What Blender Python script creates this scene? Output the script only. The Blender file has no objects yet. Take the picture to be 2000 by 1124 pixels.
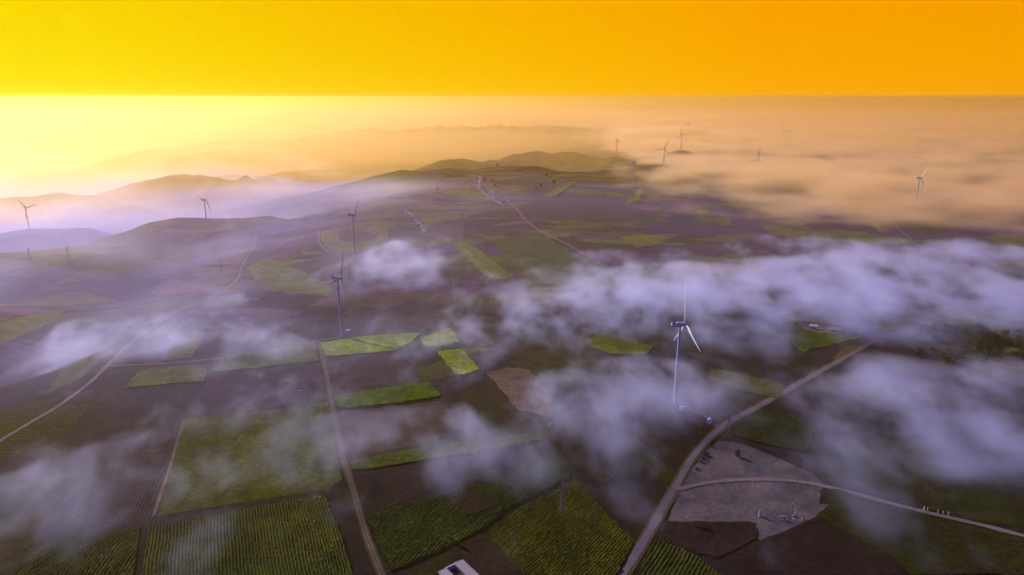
import bpy, bmesh, math, random
import numpy as np
from mathutils import Vector, Matrix

# ------------------------------------------------------------------ camera, sky, sun, exposure
SC = bpy.context.scene
COL = SC.collection
CAM_H = 280.0
PITCH = math.radians(15.6)
FPX = 2000 * 24 / 36
cam_d = bpy.data.cameras.new("camera")
cam_d.lens = 24; cam_d.sensor_width = 36; cam_d.clip_start = 1; cam_d.clip_end = 120000
cam = bpy.data.objects.new("camera", cam_d); COL.objects.link(cam)
cam.location = (0, 0, CAM_H); cam.rotation_euler = (math.radians(90) - PITCH, 0, 0)
SC.camera = cam
SUN_EL = math.radians(27); SUN_AZ = math.radians(-47)      # azimuth clockwise from +Y
SUN_STRENGTH = 5.0
sd = Vector((math.cos(SUN_EL) * math.sin(SUN_AZ), math.cos(SUN_EL) * math.cos(SUN_AZ), math.sin(SUN_EL)))
sl = bpy.data.lights.new("sun", 'SUN'); sl.energy = SUN_STRENGTH; sl.angle = math.radians(0.5); sl.color = (1.0, .88, .95)
so = bpy.data.objects.new("sun", sl); COL.objects.link(so); so.rotation_euler = sd.to_track_quat('Z', 'Y').to_euler()
SC.view_settings.view_transform = 'Standard'; SC.view_settings.look = 'None'
SC.view_settings.exposure = 0.35; SC.view_settings.gamma = 1.0
SC.cycles.use_denoising = True
SC.cycles.volume_bounces = 4; SC.cycles.max_bounces = 6; SC.cycles.diffuse_bounces = 2
SC.cycles.volume_step_rate = 1.5; SC.cycles.volume_max_steps = 256
SC.cycles.use_adaptive_sampling = True; SC.cycles.adaptive_threshold = 0.03
SC.cycles.sample_clamp_indirect = 6

def world():
    w = bpy.data.worlds.new("World"); SC.world = w; w.use_nodes = True
    nt = w.node_tree; nt.nodes.clear(); N = nt.nodes.new; L = nt.links.new
    out = N('ShaderNodeOutputWorld'); bg = N('ShaderNodeBackground'); L(bg.outputs[0], out.inputs[0])
    tc = N('ShaderNodeTexCoord'); sp = N('ShaderNodeSeparateXYZ'); L(tc.outputs['Generated'], sp.inputs[0])
    sky = N('ShaderNodeTexSky'); sky.sky_type = 'NISHITA'; sky.sun_disc = False
    sky.sun_elevation = SUN_EL; sky.sun_rotation = SUN_AZ
    # the low orange band of the dawn sky: yellow towards the sun, deep orange away from it
    r = N('ShaderNodeValToRGB'); e = r.color_ramp
    mr = N('ShaderNodeMapRange'); L(sp.outputs[0], mr.inputs[0]); mr.inputs[1].default_value = -.75; mr.inputs[2].default_value = .75
    L(mr.outputs[0], r.inputs[0])
    e.elements[0].position = .0; e.elements[0].color = (1, .86, 0.0, 1)
    e.elements[1].position = 1; e.elements[1].color = (.93, .37, 0.0, 1)
    for p_, c_ in ((.16, (1, .78, 0, 1)), (.33, (1, .63, 0, 1)), (.5, (1, .53, .0, 1)), (.72, (1, .42, 0, 1))):
        x = e.elements.new(p_); x.color = c_
    # above the band the sky goes to violet blue
    up0 = N('ShaderNodeMapRange'); up0.interpolation_type = 'SMOOTHSTEP'; L(sp.outputs[2], up0.inputs[0])
    up0.inputs[1].default_value = .17; up0.inputs[2].default_value = .42
    bk = N('ShaderNodeMapRange'); bk.interpolation_type = 'SMOOTHSTEP'; L(sp.outputs[1], bk.inputs[0])   # the sky opposite the dawn is blue too
    bk.inputs[1].default_value = .45; bk.inputs[2].default_value = -.15
    up = N('ShaderNodeMath'); up.operation = 'MAXIMUM'; L(up0.outputs[0], up.inputs[0]); L(bk.outputs[0], up.inputs[1])
    tint = N('ShaderNodeMix'); tint.data_type = 'RGBA'; tint.blend_type = 'MULTIPLY'; tint.inputs[0].default_value = 1
    L(sky.outputs[0], tint.inputs[6]); tint.inputs[7].default_value = (SKYT[0], SKYT[1], SKYT[2], 1)
    m = N('ShaderNodeMix'); m.data_type = 'RGBA'; L(up.outputs[0], m.inputs[0])
    hi = N('ShaderNodeMapRange'); L(sp.outputs[2], hi.inputs[0]); hi.inputs[1].default_value = .0; hi.inputs[2].default_value = .14
    tn = N('ShaderNodeMix'); tn.data_type = 'RGBA'; tn.blend_type = 'MULTIPLY'; L(hi.outputs[0], tn.inputs[0]); L(r.outputs[0], tn.inputs[6]); tn.inputs[7].default_value = (.95, .83, 1, 1)
    L(tn.outputs[2], m.inputs[6]); L(tint.outputs[2], m.inputs[7])
    L(m.outputs[2], bg.inputs[0]); bg.inputs[1].default_value = .785
SKYT = (.029, .033, .155)
world()

# ------------------------------------------------------------------ helpers
cp_, sp_ = math.cos(PITCH), math.sin(PITCH)
def ray(px, py):
    x = (px - 1000) / FPX; y = -(py - 562) / FPX
    return np.array([x, cp_ + y * sp_, -sp_ + y * cp_])
def at_depth(px, py, Y):
    r = ray(px, py); t = Y / r[1]
    return np.array([t * r[0], Y, CAM_H + t * r[2]])
def at_z(px, py, z):
    r = ray(px, py); t = (z - CAM_H) / r[2]
    return np.array([t * r[0], t * r[1], z])

_rng = np.random.RandomState(7)
PERM = _rng.permutation(512)
GR = _rng.normal(size=(512, 3)); GR /= np.linalg.norm(GR, axis=1)[:, None]
def pnoise(x, y, z=0.0):
    x, y, z = np.broadcast_arrays(np.asarray(x, np.float64), y, z)
    xi = np.floor(x).astype(int); yi = np.floor(y).astype(int); zi = np.floor(z).astype(int)
    fx, fy, fz = x - xi, y - yi, z - zi
    u, v, w = (f * f * f * (f * (f * 6 - 15) + 10) for f in (fx, fy, fz))
    def g(a, b, c):
        h = PERM[(PERM[(PERM[(xi + a) & 511] + yi + b) & 511] + zi + c) & 511]
        return GR[h, 0] * (fx - a) + GR[h, 1] * (fy - b) + GR[h, 2] * (fz - c)
    l = lambda a, b, t: a + (b - a) * t
    return l(l(l(g(0, 0, 0), g(1, 0, 0), u), l(g(0, 1, 0), g(1, 1, 0), u), v),
             l(l(g(0, 0, 1), g(1, 0, 1), u), l(g(0, 1, 1), g(1, 1, 1), u), v), w)
def fbm(x, y, z=0.0, o=5, gain=.5):
    s = 0; a = 1.0; f = 1.0
    for i in range(o):
        s = s + a * pnoise(x * f + 17.3 * i, y * f + 9.1 * i, z * f + 3.7 * i); a *= gain; f *= 2.03
    return s
def sstep(a, b, x):
    t = np.clip((x - a) / (b - a), 0, 1); return t * t * (3 - 2 * t)

def link(name, me, mats=(), parent=None, **props):
    o = bpy.data.objects.new(name, me); COL.objects.link(o)
    for m in mats: me.materials.append(m)
    if parent: o.parent = parent
    for k, v in props.items(): o[k] = v
    return o
def mesh_np(name, V, Fq, smooth=False):
    me = bpy.data.meshes.new(name)
    V = np.ascontiguousarray(V, np.float32); Fq = np.ascontiguousarray(Fq, np.int32)
    n = Fq.shape[1]
    me.vertices.add(len(V)); me.vertices.foreach_set('co', V.ravel())
    me.loops.add(Fq.size); me.loops.foreach_set('vertex_index', Fq.ravel())
    me.polygons.add(len(Fq)); me.polygons.foreach_set('loop_start', np.arange(0, Fq.size, n, dtype=np.int32))
    me.polygons.foreach_set('use_smooth', np.full(len(Fq), smooth))
    me.update(calc_edges=True)
    return me

# ------------------------------------------------------------------ terrain
# (px, py, depth) crest lines of the hills, half width in front / behind
def crest(pts, w, wb=None, n=1.0, gully=0.0):
    P = np.array([at_depth(*q) for q in pts])
    return dict(P=P, w=w, wb=wb or w, gully=gully)
HILLS = [
    crest([(-260, 500, 2200), (-40, 470, 2230), (60, 452, 2270), (120, 447, 2260), (165, 456, 2200), (205, 475, 2100)], 230, 200, gully=10),
    crest([(170, 490, 1750), (235, 462, 1800), (300, 435, 1850), (345, 424, 1880), (405, 424, 1900), (480, 425, 1920), (515, 440, 1900), (560, 470, 1850)], 260, 190, gully=8),
    crest([(180, 400, 3200), (235, 374, 3300), (280, 354, 3400), (330, 344, 3450), (372, 350, 3450), (395, 345, 3480), (435, 353, 3450), (480, 351, 3450), (520, 357, 3500), (590, 358, 3400), (650, 385, 3200)], 230, 220, gully=42),
    crest([(420, 352, 3900), (445, 343, 3950), (480, 352, 3900)], 160, 160, gully=15),
    crest([(490, 358, 3800), (545, 338, 3900), (600, 352, 3800)], 260, 200, gully=15),
    crest([(-300, 395, 3300), (0, 388, 3100), (60, 385, 3100), (105, 380, 3150), (160, 385, 3100), (230, 405, 2900)], 170, 200, gully=18),
    crest([(735, 370, 2500), (765, 350, 2600), (800, 338, 2680), (860, 334, 2720), (905, 340, 2700), (930, 352, 2600)], 190, 200, gully=12),
    crest([(900, 352, 2750), (940, 334, 2850), (975, 327, 2900), (1030, 327, 2900), (1055, 337, 2850), (1085, 358, 2700)], 230, 200, gully=8),
    crest([(840, 330, 3300), (870, 314, 3400), (900, 311, 3450), (930, 318, 3400), (965, 330, 3300)], 220, 220, gully=10),
    crest([(975, 318, 3500), (1015, 302, 3700), (1045, 296, 3800), (1075, 304, 3750), (1112, 299, 3800), (1145, 312, 3700), (1180, 330, 3500)], 190, 200, gully=16),
    crest([(560, 300, 5600), (620, 277, 6000), (655, 266, 6300), (700, 262, 6500), (760, 257, 6700), (850, 252, 6900), (950, 250, 7100), (1050, 249, 7200), (1150, 251, 7000), (1250, 255, 6800), (1350, 262, 6500), (1480, 275, 6300)], 900, 700, gully=60),
    crest([(200, 292, 6800), (250, 270, 7200), (280, 262, 7400), (320, 267, 7200), (380, 285, 6800)], 420, 400, gully=20),
    crest([(260, 305, 5200), (330, 290, 5600), (400, 300, 5200)], 320, 300, gully=18),
    crest([(380, 290, 5600), (450, 274, 6400), (540, 280, 6400), (600, 288, 6000)], 420, 400, gully=18),
    crest([(430, 250, 9000), (560, 242, 11000), (680, 232, 12500), (820, 228, 13000), (900, 236, 12000)], 1500, 1200, gully=30),
    crest([(-200, 225, 13000), (100, 222, 15000), (300, 219, 16000), (420, 224, 15000)], 1500, 1200, gully=30),
    # nearer left: the lit ridge and its far side
    crest([(-500, 650, 1000), (-200, 640, 1000), (0, 627, 1010), (70, 614, 1040), (140, 606, 1090), (215, 606, 1160), (265, 612, 1200)], 150, 90),
]
VALLEYS = [  # (px, py, z at the bottom), half width
    (np.array([at_z(x, y, -75) for x, y in ((-500, 600), (0, 590), (120, 582), (230, 590), (300, 560), (360, 510), (430, 490))]), 150),
    (np.array([at_z(x, y, -42) for x, y in ((-300, 780), (-60, 765), (40, 735), (110, 700), (190, 660))]), 75),
    (np.array([at_z(x, y, -8) for x, y in ((640, 605), (760, 600), (900, 590), (1000, 600))]), 60),
]
def polydist(P, x, y):
    """distance to a polyline in XY and the value of z there"""
    best = np.full(x.shape, 1e18); zz = np.zeros(x.shape); sy = np.zeros(x.shape)
    for a, b in zip(P[:-1], P[1:]):
        d = b[:2] - a[:2]; L2 = d @ d
        t = np.clip(((x - a[0]) * d[0] + (y - a[1]) * d[1]) / L2, 0, 1)
        qx = a[0] + t * d[0] - x; qy = a[1] + t * d[1] - y
        D = qx * qx + qy * qy
        k = D < best
        best = np.where(k, D, best); zz = np.where(k, a[2] + t * (b[2] - a[2]), zz); sy = np.where(k, qy, sy)
    return np.sqrt(best), zz, sy
def zbase(x, y):
    s = -x / np.maximum(y, 1.0)
    z = -8 - 20 * sstep(-.1, .5, s) * sstep(650, 1100, y)
    z = z - 235 * sstep(.10, .62, s) * sstep(1250, 2500, y)          # broad fall to the far left valley
    z = z - 115 * sstep(-.28, .05, s) * (1 - sstep(.10, .62, s)) * sstep(2700, 3300, y)
    z = z + 60 * sstep(5000, 9000, y) * sstep(.1, .5, s)
    z = z - 40 * sstep(3500, 6000, y) * sstep(.0, .3, -s)
    return z
PADS = []
def terrain(x, y):
    x = np.asarray(x, float); y = np.asarray(y, float)
    z = zbase(x, y)
    amp = .6 + sstep(900, 2500, np.hypot(x, y)) * 6
    z = z + fbm(x / 420, y / 420, 1.5, 3) * 4 * amp
    for P, w in VALLEYS:
        d, zc, _ = polydist(P, x, y)
        z = z + (zc - z) * np.exp(-(d / w) ** 2)
    gl = fbm(x / 190, y / 190, 5.2, 4)
    rid = 1 - np.abs(pnoise(x / 210, y / 210, 8.8)) * 2.4
    for h in HILLS:
        P = h['P']
        m = max(h['w'], h['wb']) * 2.6
        k = (x > P[:, 0].min() - m) & (x < P[:, 0].max() + m) & (y > P[:, 1].min() - m) & (y < P[:, 1].max() + m)
        if not k.any(): continue
        d, zc, sy = polydist(P, x[k], y[k])
        w = np.where(sy > 0, h['w'], h['wb'])
        g = np.exp(-(d / w) ** 2 * 1.1)
        zc = zc + h['gully'] * (.30 * pnoise(x[k] / 75, y[k] / 75, 4.1) + .18 * pnoise(x[k] / 33, y[k] / 33, 1.1))
        zc = zc + 1.6 * h['gully'] * (rid[k] - .55 + .5 * gl[k]) * sstep(.02, .35, d / w) * .9
        z[k] = np.where(zc > z[k], z[k] + (zc - z[k]) * g, z[k])
    for X_, Y_, Z_, w in PADS:
        z = z + (Z_ - z) * np.exp(-((x - X_) ** 2 + (y - Y_) ** 2) / (w * w))
    return z
HUB = 80.0
def foot_from(base, top):
    rb, rt = ray(*base), ray(*top); tb, tt = rb[2] / rb[1], rt[2] / rt[1]
    Y = HUB / (tt - tb); return np.array([Y * rb[0] / rb[1], Y, CAM_H + Y * tb])
def hub_to_foot(px, py, depth):
    h = at_depth(px, py, depth); return np.array([h[0], h[1], h[2] - HUB])
NEAR_T = [((1318, 786), (1330, 634), 120), ((667, 656), (661, 543), 130), ((693, 498), (689, 421), 170), ((405.5, 448), (401, 391), 120), ((58, 452), (50, 406), 120), ((1236, 364), (1239, 318), 200)]
MID_T = [(1298, 291, 2750), (1332, 262, 3500), (1345, 241, 5200), (1205, 274, 3450), (1481, 311, 2400), (1796, 348, 1780)]
for b_, t_, w_ in NEAR_T:
    f_ = foot_from(b_, t_); PADS.append((f_[0], f_[1], f_[2] + .3, w_))
for a_, b_, d_ in MID_T:
    f_ = hub_to_foot(a_, b_, d_); PADS.append((f_[0], f_[1], f_[2] + .3, 90 if d_ > 3000 else 150))
def on_ground(pts):
    """pixels -> points where their rays meet the terrain"""
    out = []
    t = np.concatenate([np.geomspace(200, 3000, 700), np.geomspace(3010, 40000, 500)])
    for px, py in pts:
        r = ray(px, py); X = np.outer(t, r); X[:, 2] += CAM_H
        dz = X[:, 2] - terrain(X[:, 0], X[:, 1])
        i = np.argmax(dz < 0)
        if dz[i] >= 0: i = len(t) - 1
        i = max(i, 1); a = dz[i - 1] / (dz[i - 1] - dz[i] + 1e-9)
        out.append(X[i - 1] + (X[i] - X[i - 1]) * a)
    return np.array(out)

# ------------------------------------------------------------------ materials
def S(r, g, b):   # 0..255 display colour -> linear
    f = lambda c: ((c / 255 + .055) / 1.055) ** 2.4 if c > 10 else c / 255 / 12.92
    return (f(r), f(g), f(b), 1)
class NB:
    """small node builder"""
    def __init__(s, name):
        s.m = bpy.data.materials.new(name); s.m.use_nodes = True; s.nt = s.m.node_tree; s.nt.nodes.clear()
        s.out = s.n('ShaderNodeOutputMaterial')
    def n(s, t, **kw):
        x = s.nt.nodes.new(t)
        for k, v in kw.items(): setattr(x, k, v)
        return x
    def L(s, a, b): s.nt.links.new(a, b)
    def val(s, sock, v):
        if hasattr(v, 'is_output'): s.L(v, sock)
        elif isinstance(v, (int, float)) : sock.default_value = v
        else: sock.default_value = v
    def math(s, op, a, b=0.0, c=None, clamp=False):
        x = s.n('ShaderNodeMath', operation=op, use_clamp=clamp); s.val(x.inputs[0], a); s.val(x.inputs[1], b)
        if c is not None: s.val(x.inputs[2], c)
        return x.outputs[0]
    def mix(s, f, a, b, bt='MIX'):
        x = s.n('ShaderNodeMix', data_type='RGBA', blend_type=bt); s.val(x.inputs[0], f); s.val(x.inputs[6], a); s.val(x.inputs[7], b)
        return x.outputs[2]
    def noise(s, vec, scale, detail=4, rough=.55, w=None, dist=0.0):
        x = s.n('ShaderNodeTexNoise'); s.L(vec, x.inputs['Vector']); x.inputs['Scale'].default_value = scale
        x.inputs['Detail'].default_value = detail; x.inputs['Roughness'].default_value = rough; x.inputs['Distortion'].default_value = dist
        return x.outputs[0]
    def mapr(s, v, a, b, c=0, d=1, smooth=True):
        x = s.n('ShaderNodeMapRange'); s.val(x.inputs[0], v)
        if smooth: x.interpolation_type = 'SMOOTHSTEP'
        for i, q in enumerate((a, b, c, d)): x.inputs[i + 1].default_value = q
        return x.outputs[0]
    def ramp(s, v, stops, const=False):
        x = s.n('ShaderNodeValToRGB'); s.L(v, x.inputs[0]); e = x.color_ramp
        if const: e.interpolation = 'CONSTANT'
        while len(e.elements) < len(stops): e.elements.new(.5)
        for i, (p, c) in enumerate(stops): e.elements[i].position = p; e.elements[i].color = c
        return x.outputs[0]
    def mapping(s, vec, rot=0, scale=(1, 1, 1), loc=(0, 0, 0)):
        x = s.n('ShaderNodeMapping'); s.L(vec, x.inputs[0]); x.inputs['Rotation'].default_value = (0, 0, rot)
        x.inputs['Scale'].default_value = scale; x.inputs['Location'].default_value = loc
        return x.outputs[0]
    def done(s, col, rough=1.0, bump=None, bd=.5, spec=.04, metal=0):
        b = s.n('ShaderNodeBsdfPrincipled'); s.val(b.inputs['Base Color'], col); s.val(b.inputs['Roughness'], rough)
        b.inputs['Specular IOR Level'].default_value = spec; b.inputs['Metallic'].default_value = metal
        if bump is not None:
            q = s.n('ShaderNodeBump'); s.L(bump, q.inputs['Height']); q.inputs['Distance'].default_value = bd; q.inputs['Strength'].default_value = 1
            s.L(q.outputs[0], b.inputs['Normal'])
        s.L(b.outputs[0], s.out.inputs[0]); return s.m

def ground_material():
    b = NB("ground_soil"); g = b.n('ShaderNodeNewGeometry').outputs['Position']
    wob = b.n('ShaderNodeVectorMath', operation='MULTIPLY_ADD'); nz = b.n('ShaderNodeTexNoise'); b.L(g, nz.inputs['Vector'])
    nz.inputs['Scale'].default_value = .003; nz.inputs['Detail'].default_value = 3
    b.L(nz.outputs['Color'], wob.inputs[0]); wob.inputs[1].default_value = (160, 160, 0); b.L(g, wob.inputs[2])
    # patchwork of strips: two families of skewed cells
    def cells(rot, sx, sy, pal, loc):
        vec = b.mapping(wob.outputs[0], rot, (1 / sx, 1 / sy, 0), loc)
        v1 = b.n('ShaderNodeTexVoronoi'); v1.distance = 'CHEBYCHEV'; b.L(vec, v1.inputs['Vector']); v1.inputs['Scale'].default_value = 1; v1.inputs['Randomness'].default_value = .7
        v2 = b.n('ShaderNodeTexVoronoi'); v2.distance = 'CHEBYCHEV'; v2.feature = 'F2'; b.L(vec, v2.inputs['Vector']); v2.inputs['Scale'].default_value = 1; v2.inputs['Randomness'].default_value = .7
        sep = b.n('ShaderNodeSeparateColor'); b.L(v1.outputs['Color'], sep.inputs[0])
        c = b.ramp(sep.outputs[0], [(k / len(pal), (*q, 1)) for k, q in enumerate(pal)], True)
        c = b.mix(1, c, b.ramp(sep.outputs[1], [(0, (.7, .7, .7, 1)), (1, (1.25, 1.25, 1.25, 1))]), 'MULTIPLY')
        # each plot is worked along its own direction
        st = b.noise(b.mapping(g, rot, (.9, .05, 0)), 1, 3, .6); c = b.mix(.5, c, b.ramp(st, [(.35, (.55, .55, .55, 1)), (.65, (1.3, 1.3, 1.3, 1))]), 'MULTIPLY')
        e = b.math('SUBTRACT', v2.outputs['Distance'], v1.outputs['Distance'])
        return b.mix(b.mapr(e, .02, .07, .75, 0), c, (.012, .013, .008, 1))
    NEARP = [(.022, .014, .012), (.030, .036, .005), (.028, .018, .024), (.042, .028, .018), (.020, .027, .005), (.036, .024, .032), (.026, .016, .013), (.046, .050, .006), (.030, .020, .016)]
    MIDP = [(.060, .030, .030), (.052, .064, .006), (.064, .036, .058), (.11, .105, .010), (.036, .024, .018), (.085, .100, .006), (.052, .030, .042), (.13, .09, .04), (.046, .034, .020), (.090, .050, .070), (.09, .095, .008), (.034, .022, .022)]
    strips = b.mix(b.mapr(b.noise(g, .0016, 2), .46, .52), cells(.5, 210, 80, MIDP, (0, 0, 0)), cells(-.35, 190, 65, MIDP, (3.3, 7.1, 0)))
    near = cells(-.42, 75, 42, NEARP, (1.3, 2.1, 0))
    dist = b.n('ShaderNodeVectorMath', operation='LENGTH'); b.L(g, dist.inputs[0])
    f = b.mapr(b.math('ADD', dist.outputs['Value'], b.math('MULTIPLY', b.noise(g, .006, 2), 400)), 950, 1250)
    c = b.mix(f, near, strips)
    # terrace lines follow the height
    sp = b.n('ShaderNodeSeparateXYZ'); b.L(g, sp.inputs[0])
    tz = b.math('FRACT', b.math('MULTIPLY', b.math('ADD', sp.outputs[2], b.math('MULTIPLY', nz.outputs[0], 14)), .16))
    line = b.mapr(b.math('ABSOLUTE', b.math('SUBTRACT', tz, .5)), .42, .5)
    c = b.mix(b.math('MULTIPLY', line, .55), c, (.014, .010, .012, 1))
    fine = b.noise(g, .16, 7, .72)
    c = b.mix(.9, c, b.ramp(fine, [(.33, (.25, .25, .27, 1)), (.5, (.8, .8, .8, 1)), (.68, (1.5, 1.45, 1.3, 1))]), 'MULTIPLY')
    c = b.mix(.6, c, b.ramp(b.noise(g, .022, 5, .65, dist=.8), [(.36, (.5, .5, .55, 1)), (.52, (1, 1, 1, 1)), (.68, (1.3, 1.3, 1.1, 1))]), 'MULTIPLY')
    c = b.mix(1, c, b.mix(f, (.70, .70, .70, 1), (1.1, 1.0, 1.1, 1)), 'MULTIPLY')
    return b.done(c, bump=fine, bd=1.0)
M = {'ground': ground_material()}

def axis(lo, mid0, mid1, hi, step, g):
    a = list(np.arange(mid0, mid1 + .1, step)); s = step; v = mid0; left = []
    while v > lo: s *= g; v -= s; left.append(v)
    s = step; v = a[-1]; right = []
    while v < hi: s *= g; v += s; right.append(v)
    return np.array(left[::-1] + a + right)
def build_ground():
    xs = axis(-42000, -1500, 1400, 42000, 9, 1.035); ys = axis(-1500, 230, 2300, 45000, 8, 1.018)
    X, Y = np.meshgrid(xs, ys); Z = terrain(X.ravel(), Y.ravel()).reshape(X.shape)
    V = np.stack([X, Y, Z], -1).reshape(-1, 3); nx = len(xs); ny = len(ys)
    i = np.arange(nx - 1)[None, :] + nx * np.arange(ny - 1)[:, None]
    Fq = np.stack([i, i + 1, i + 1 + nx, i + nx], -1).reshape(-1, 4)
    me = mesh_np("ground", V, Fq, True)
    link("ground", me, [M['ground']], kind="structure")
    return V[:, 2].min()
ZMIN = build_ground()

# ------------------------------------------------------------------ fields, roads
def field_mat(name, ca, cb, row=0.0, rot=0.0, contrast=.35, fine=.5, patch=.03, bd=.6, grain=1.0):
    """two tones in large patches, rows across, fine grain"""
    b = NB(name); g = b.n('ShaderNodeNewGeometry').outputs['Position']
    c = b.mix(b.mapr(b.noise(g, patch, 5, .6), .38, .62), (*ca, 1), (*cb, 1))
    f = b.noise(g, fine * .55, 6, .74)
    bump = f
    if row:
        w = b.n('ShaderNodeTexWave'); w.wave_type = 'BANDS'; w.bands_direction = 'X'; w.wave_profile = 'SIN'
        b.L(b.mapping(g, rot), w.inputs['Vector']); w.inputs['Scale'].default_value = math.pi / 10 / row
        w.inputs['Distortion'].default_value = .9; w.inputs['Detail'].default_value = 2; w.inputs['Detail Scale'].default_value = .08
        k = b.mapr(w.outputs[1], .15, .85)
        k = b.math('MULTIPLY', k, b.mapr(b.noise(g, .05, 3), .3, .6, .4, 1))
        c = b.mix(b.math('MULTIPLY', k, contrast * .4), c, (ca[0] * .25, ca[1] * .25, ca[2] * .3, 1))
        bump = b.math('SUBTRACT', f, b.math('MULTIPLY', k, .8))
    c = b.mix(.9 * grain, c, b.ramp(f, [(.33, (.22, .22, .24, 1)), (.5, (.9, .9, .9, 1)), (.67, (1.75, 1.7, 1.5, 1))]), 'MULTIPLY')
    bl = b.noise(g, .055, 4, .65, dist=.6)
    c = b.mix(.65 * grain, c, b.ramp(bl, [(.36, (.45, .45, .5, 1)), (.52, (1, 1, 1, 1)), (.66, (1.35, 1.3, 1.1, 1))]), 'MULTIPLY')
    return b.done(c, bump=bump, bd=bd)
def rough_poly(P, step, amp):
    out = []
    n = len(P)
    for i in range(n):
        a, b_ = P[i], P[(i + 1) % n]; L_ = np.hypot(*(b_ - a)); k = max(1, int(L_ / step))
        nr = np.array([-(b_ - a)[1], (b_ - a)[0]]) / max(L_, 1e-6)
        for j in range(k):
            t = j / k; q = a + (b_ - a) * t
            d = amp * (pnoise(q[0] / (step * 2.5), q[1] / (step * 2.5), 3.3) * 2.2 + random.uniform(-.25, .25)) if j else 0
            out.append(q + nr * float(d))
    return np.array(out)
def drape(name, P2, mat, off, cut, height=0.0, smooth=False, **props):
    bm = bmesh.new(); vs = [bm.verts.new((p[0], p[1], 0)) for p in P2]
    try: bm.faces.new(vs)
    except ValueError: bm.free(); return None
    lo = P2.min(0); hi = P2.max(0)
    for ax in (0, 1):
        c = math.ceil(lo[ax] / cut) * cut
        while c < hi[ax]:
            n = (1, 0, 0) if ax == 0 else (0, 1, 0); co = (c, 0, 0) if ax == 0 else (0, c, 0)
            bmesh.ops.bisect_plane(bm, geom=bm.verts[:] + bm.edges[:] + bm.faces[:], plane_co=co, plane_no=n, dist=1e-4); c += cut
    bmesh.ops.triangulate(bm, faces=[f for f in bm.faces if len(f.verts) > 4])
    bm.verts.ensure_lookup_table()
    A = np.array([v.co[:2] for v in bm.verts]); Z = terrain(A[:, 0], A[:, 1]) + off + height
    if height > .5: Z = Z + .35 * pnoise(A[:, 0] / 7, A[:, 1] / 7, 1.) * height
    for v, z in zip(bm.verts, Z): v.co.z = z
    for f in bm.faces:
        if f.normal.z < 0: f.normal_flip()
        f.smooth = smooth
    if height > 0:
        be = [e for e in bm.edges if len(e.link_faces) == 1]
        r = bmesh.ops.extrude_edge_only(bm, edges=be)
        nv = [v for v in r['geom'] if isinstance(v, bmesh.types.BMVert)]
        for v in nv: v.co.z -= height + off + .4
        bmesh.ops.recalc_face_normals(bm, faces=bm.faces[:])
    me = bpy.data.meshes.new(name); bm.to_mesh(me); bm.free()
    return link(name, me, [mat], **props)
def field(name, px, ca, cb=None, row=0, rot=0, h=0.0, kind="structure", off=.22, **kw):
    P = on_ground(px)[:, :2]; Y = P[:, 1].mean()
    step = max(3.0, Y / 150)
    P = rough_poly(P, step, min(step * .32, 3.2))
    cb = cb or tuple(c * .7 for c in ca)
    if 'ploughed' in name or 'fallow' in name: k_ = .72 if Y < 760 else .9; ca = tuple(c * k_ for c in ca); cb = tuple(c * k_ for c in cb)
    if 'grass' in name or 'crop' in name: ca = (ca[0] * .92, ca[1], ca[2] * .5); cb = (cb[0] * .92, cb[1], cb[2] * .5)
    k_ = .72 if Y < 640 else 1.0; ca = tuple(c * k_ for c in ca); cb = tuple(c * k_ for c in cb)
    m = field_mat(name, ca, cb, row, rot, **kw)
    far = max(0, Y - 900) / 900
    return drape(name, P, m, off + far * .8, max(9.0, Y / 55), h + (0.0 if h else 0), kind=kind)

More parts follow.
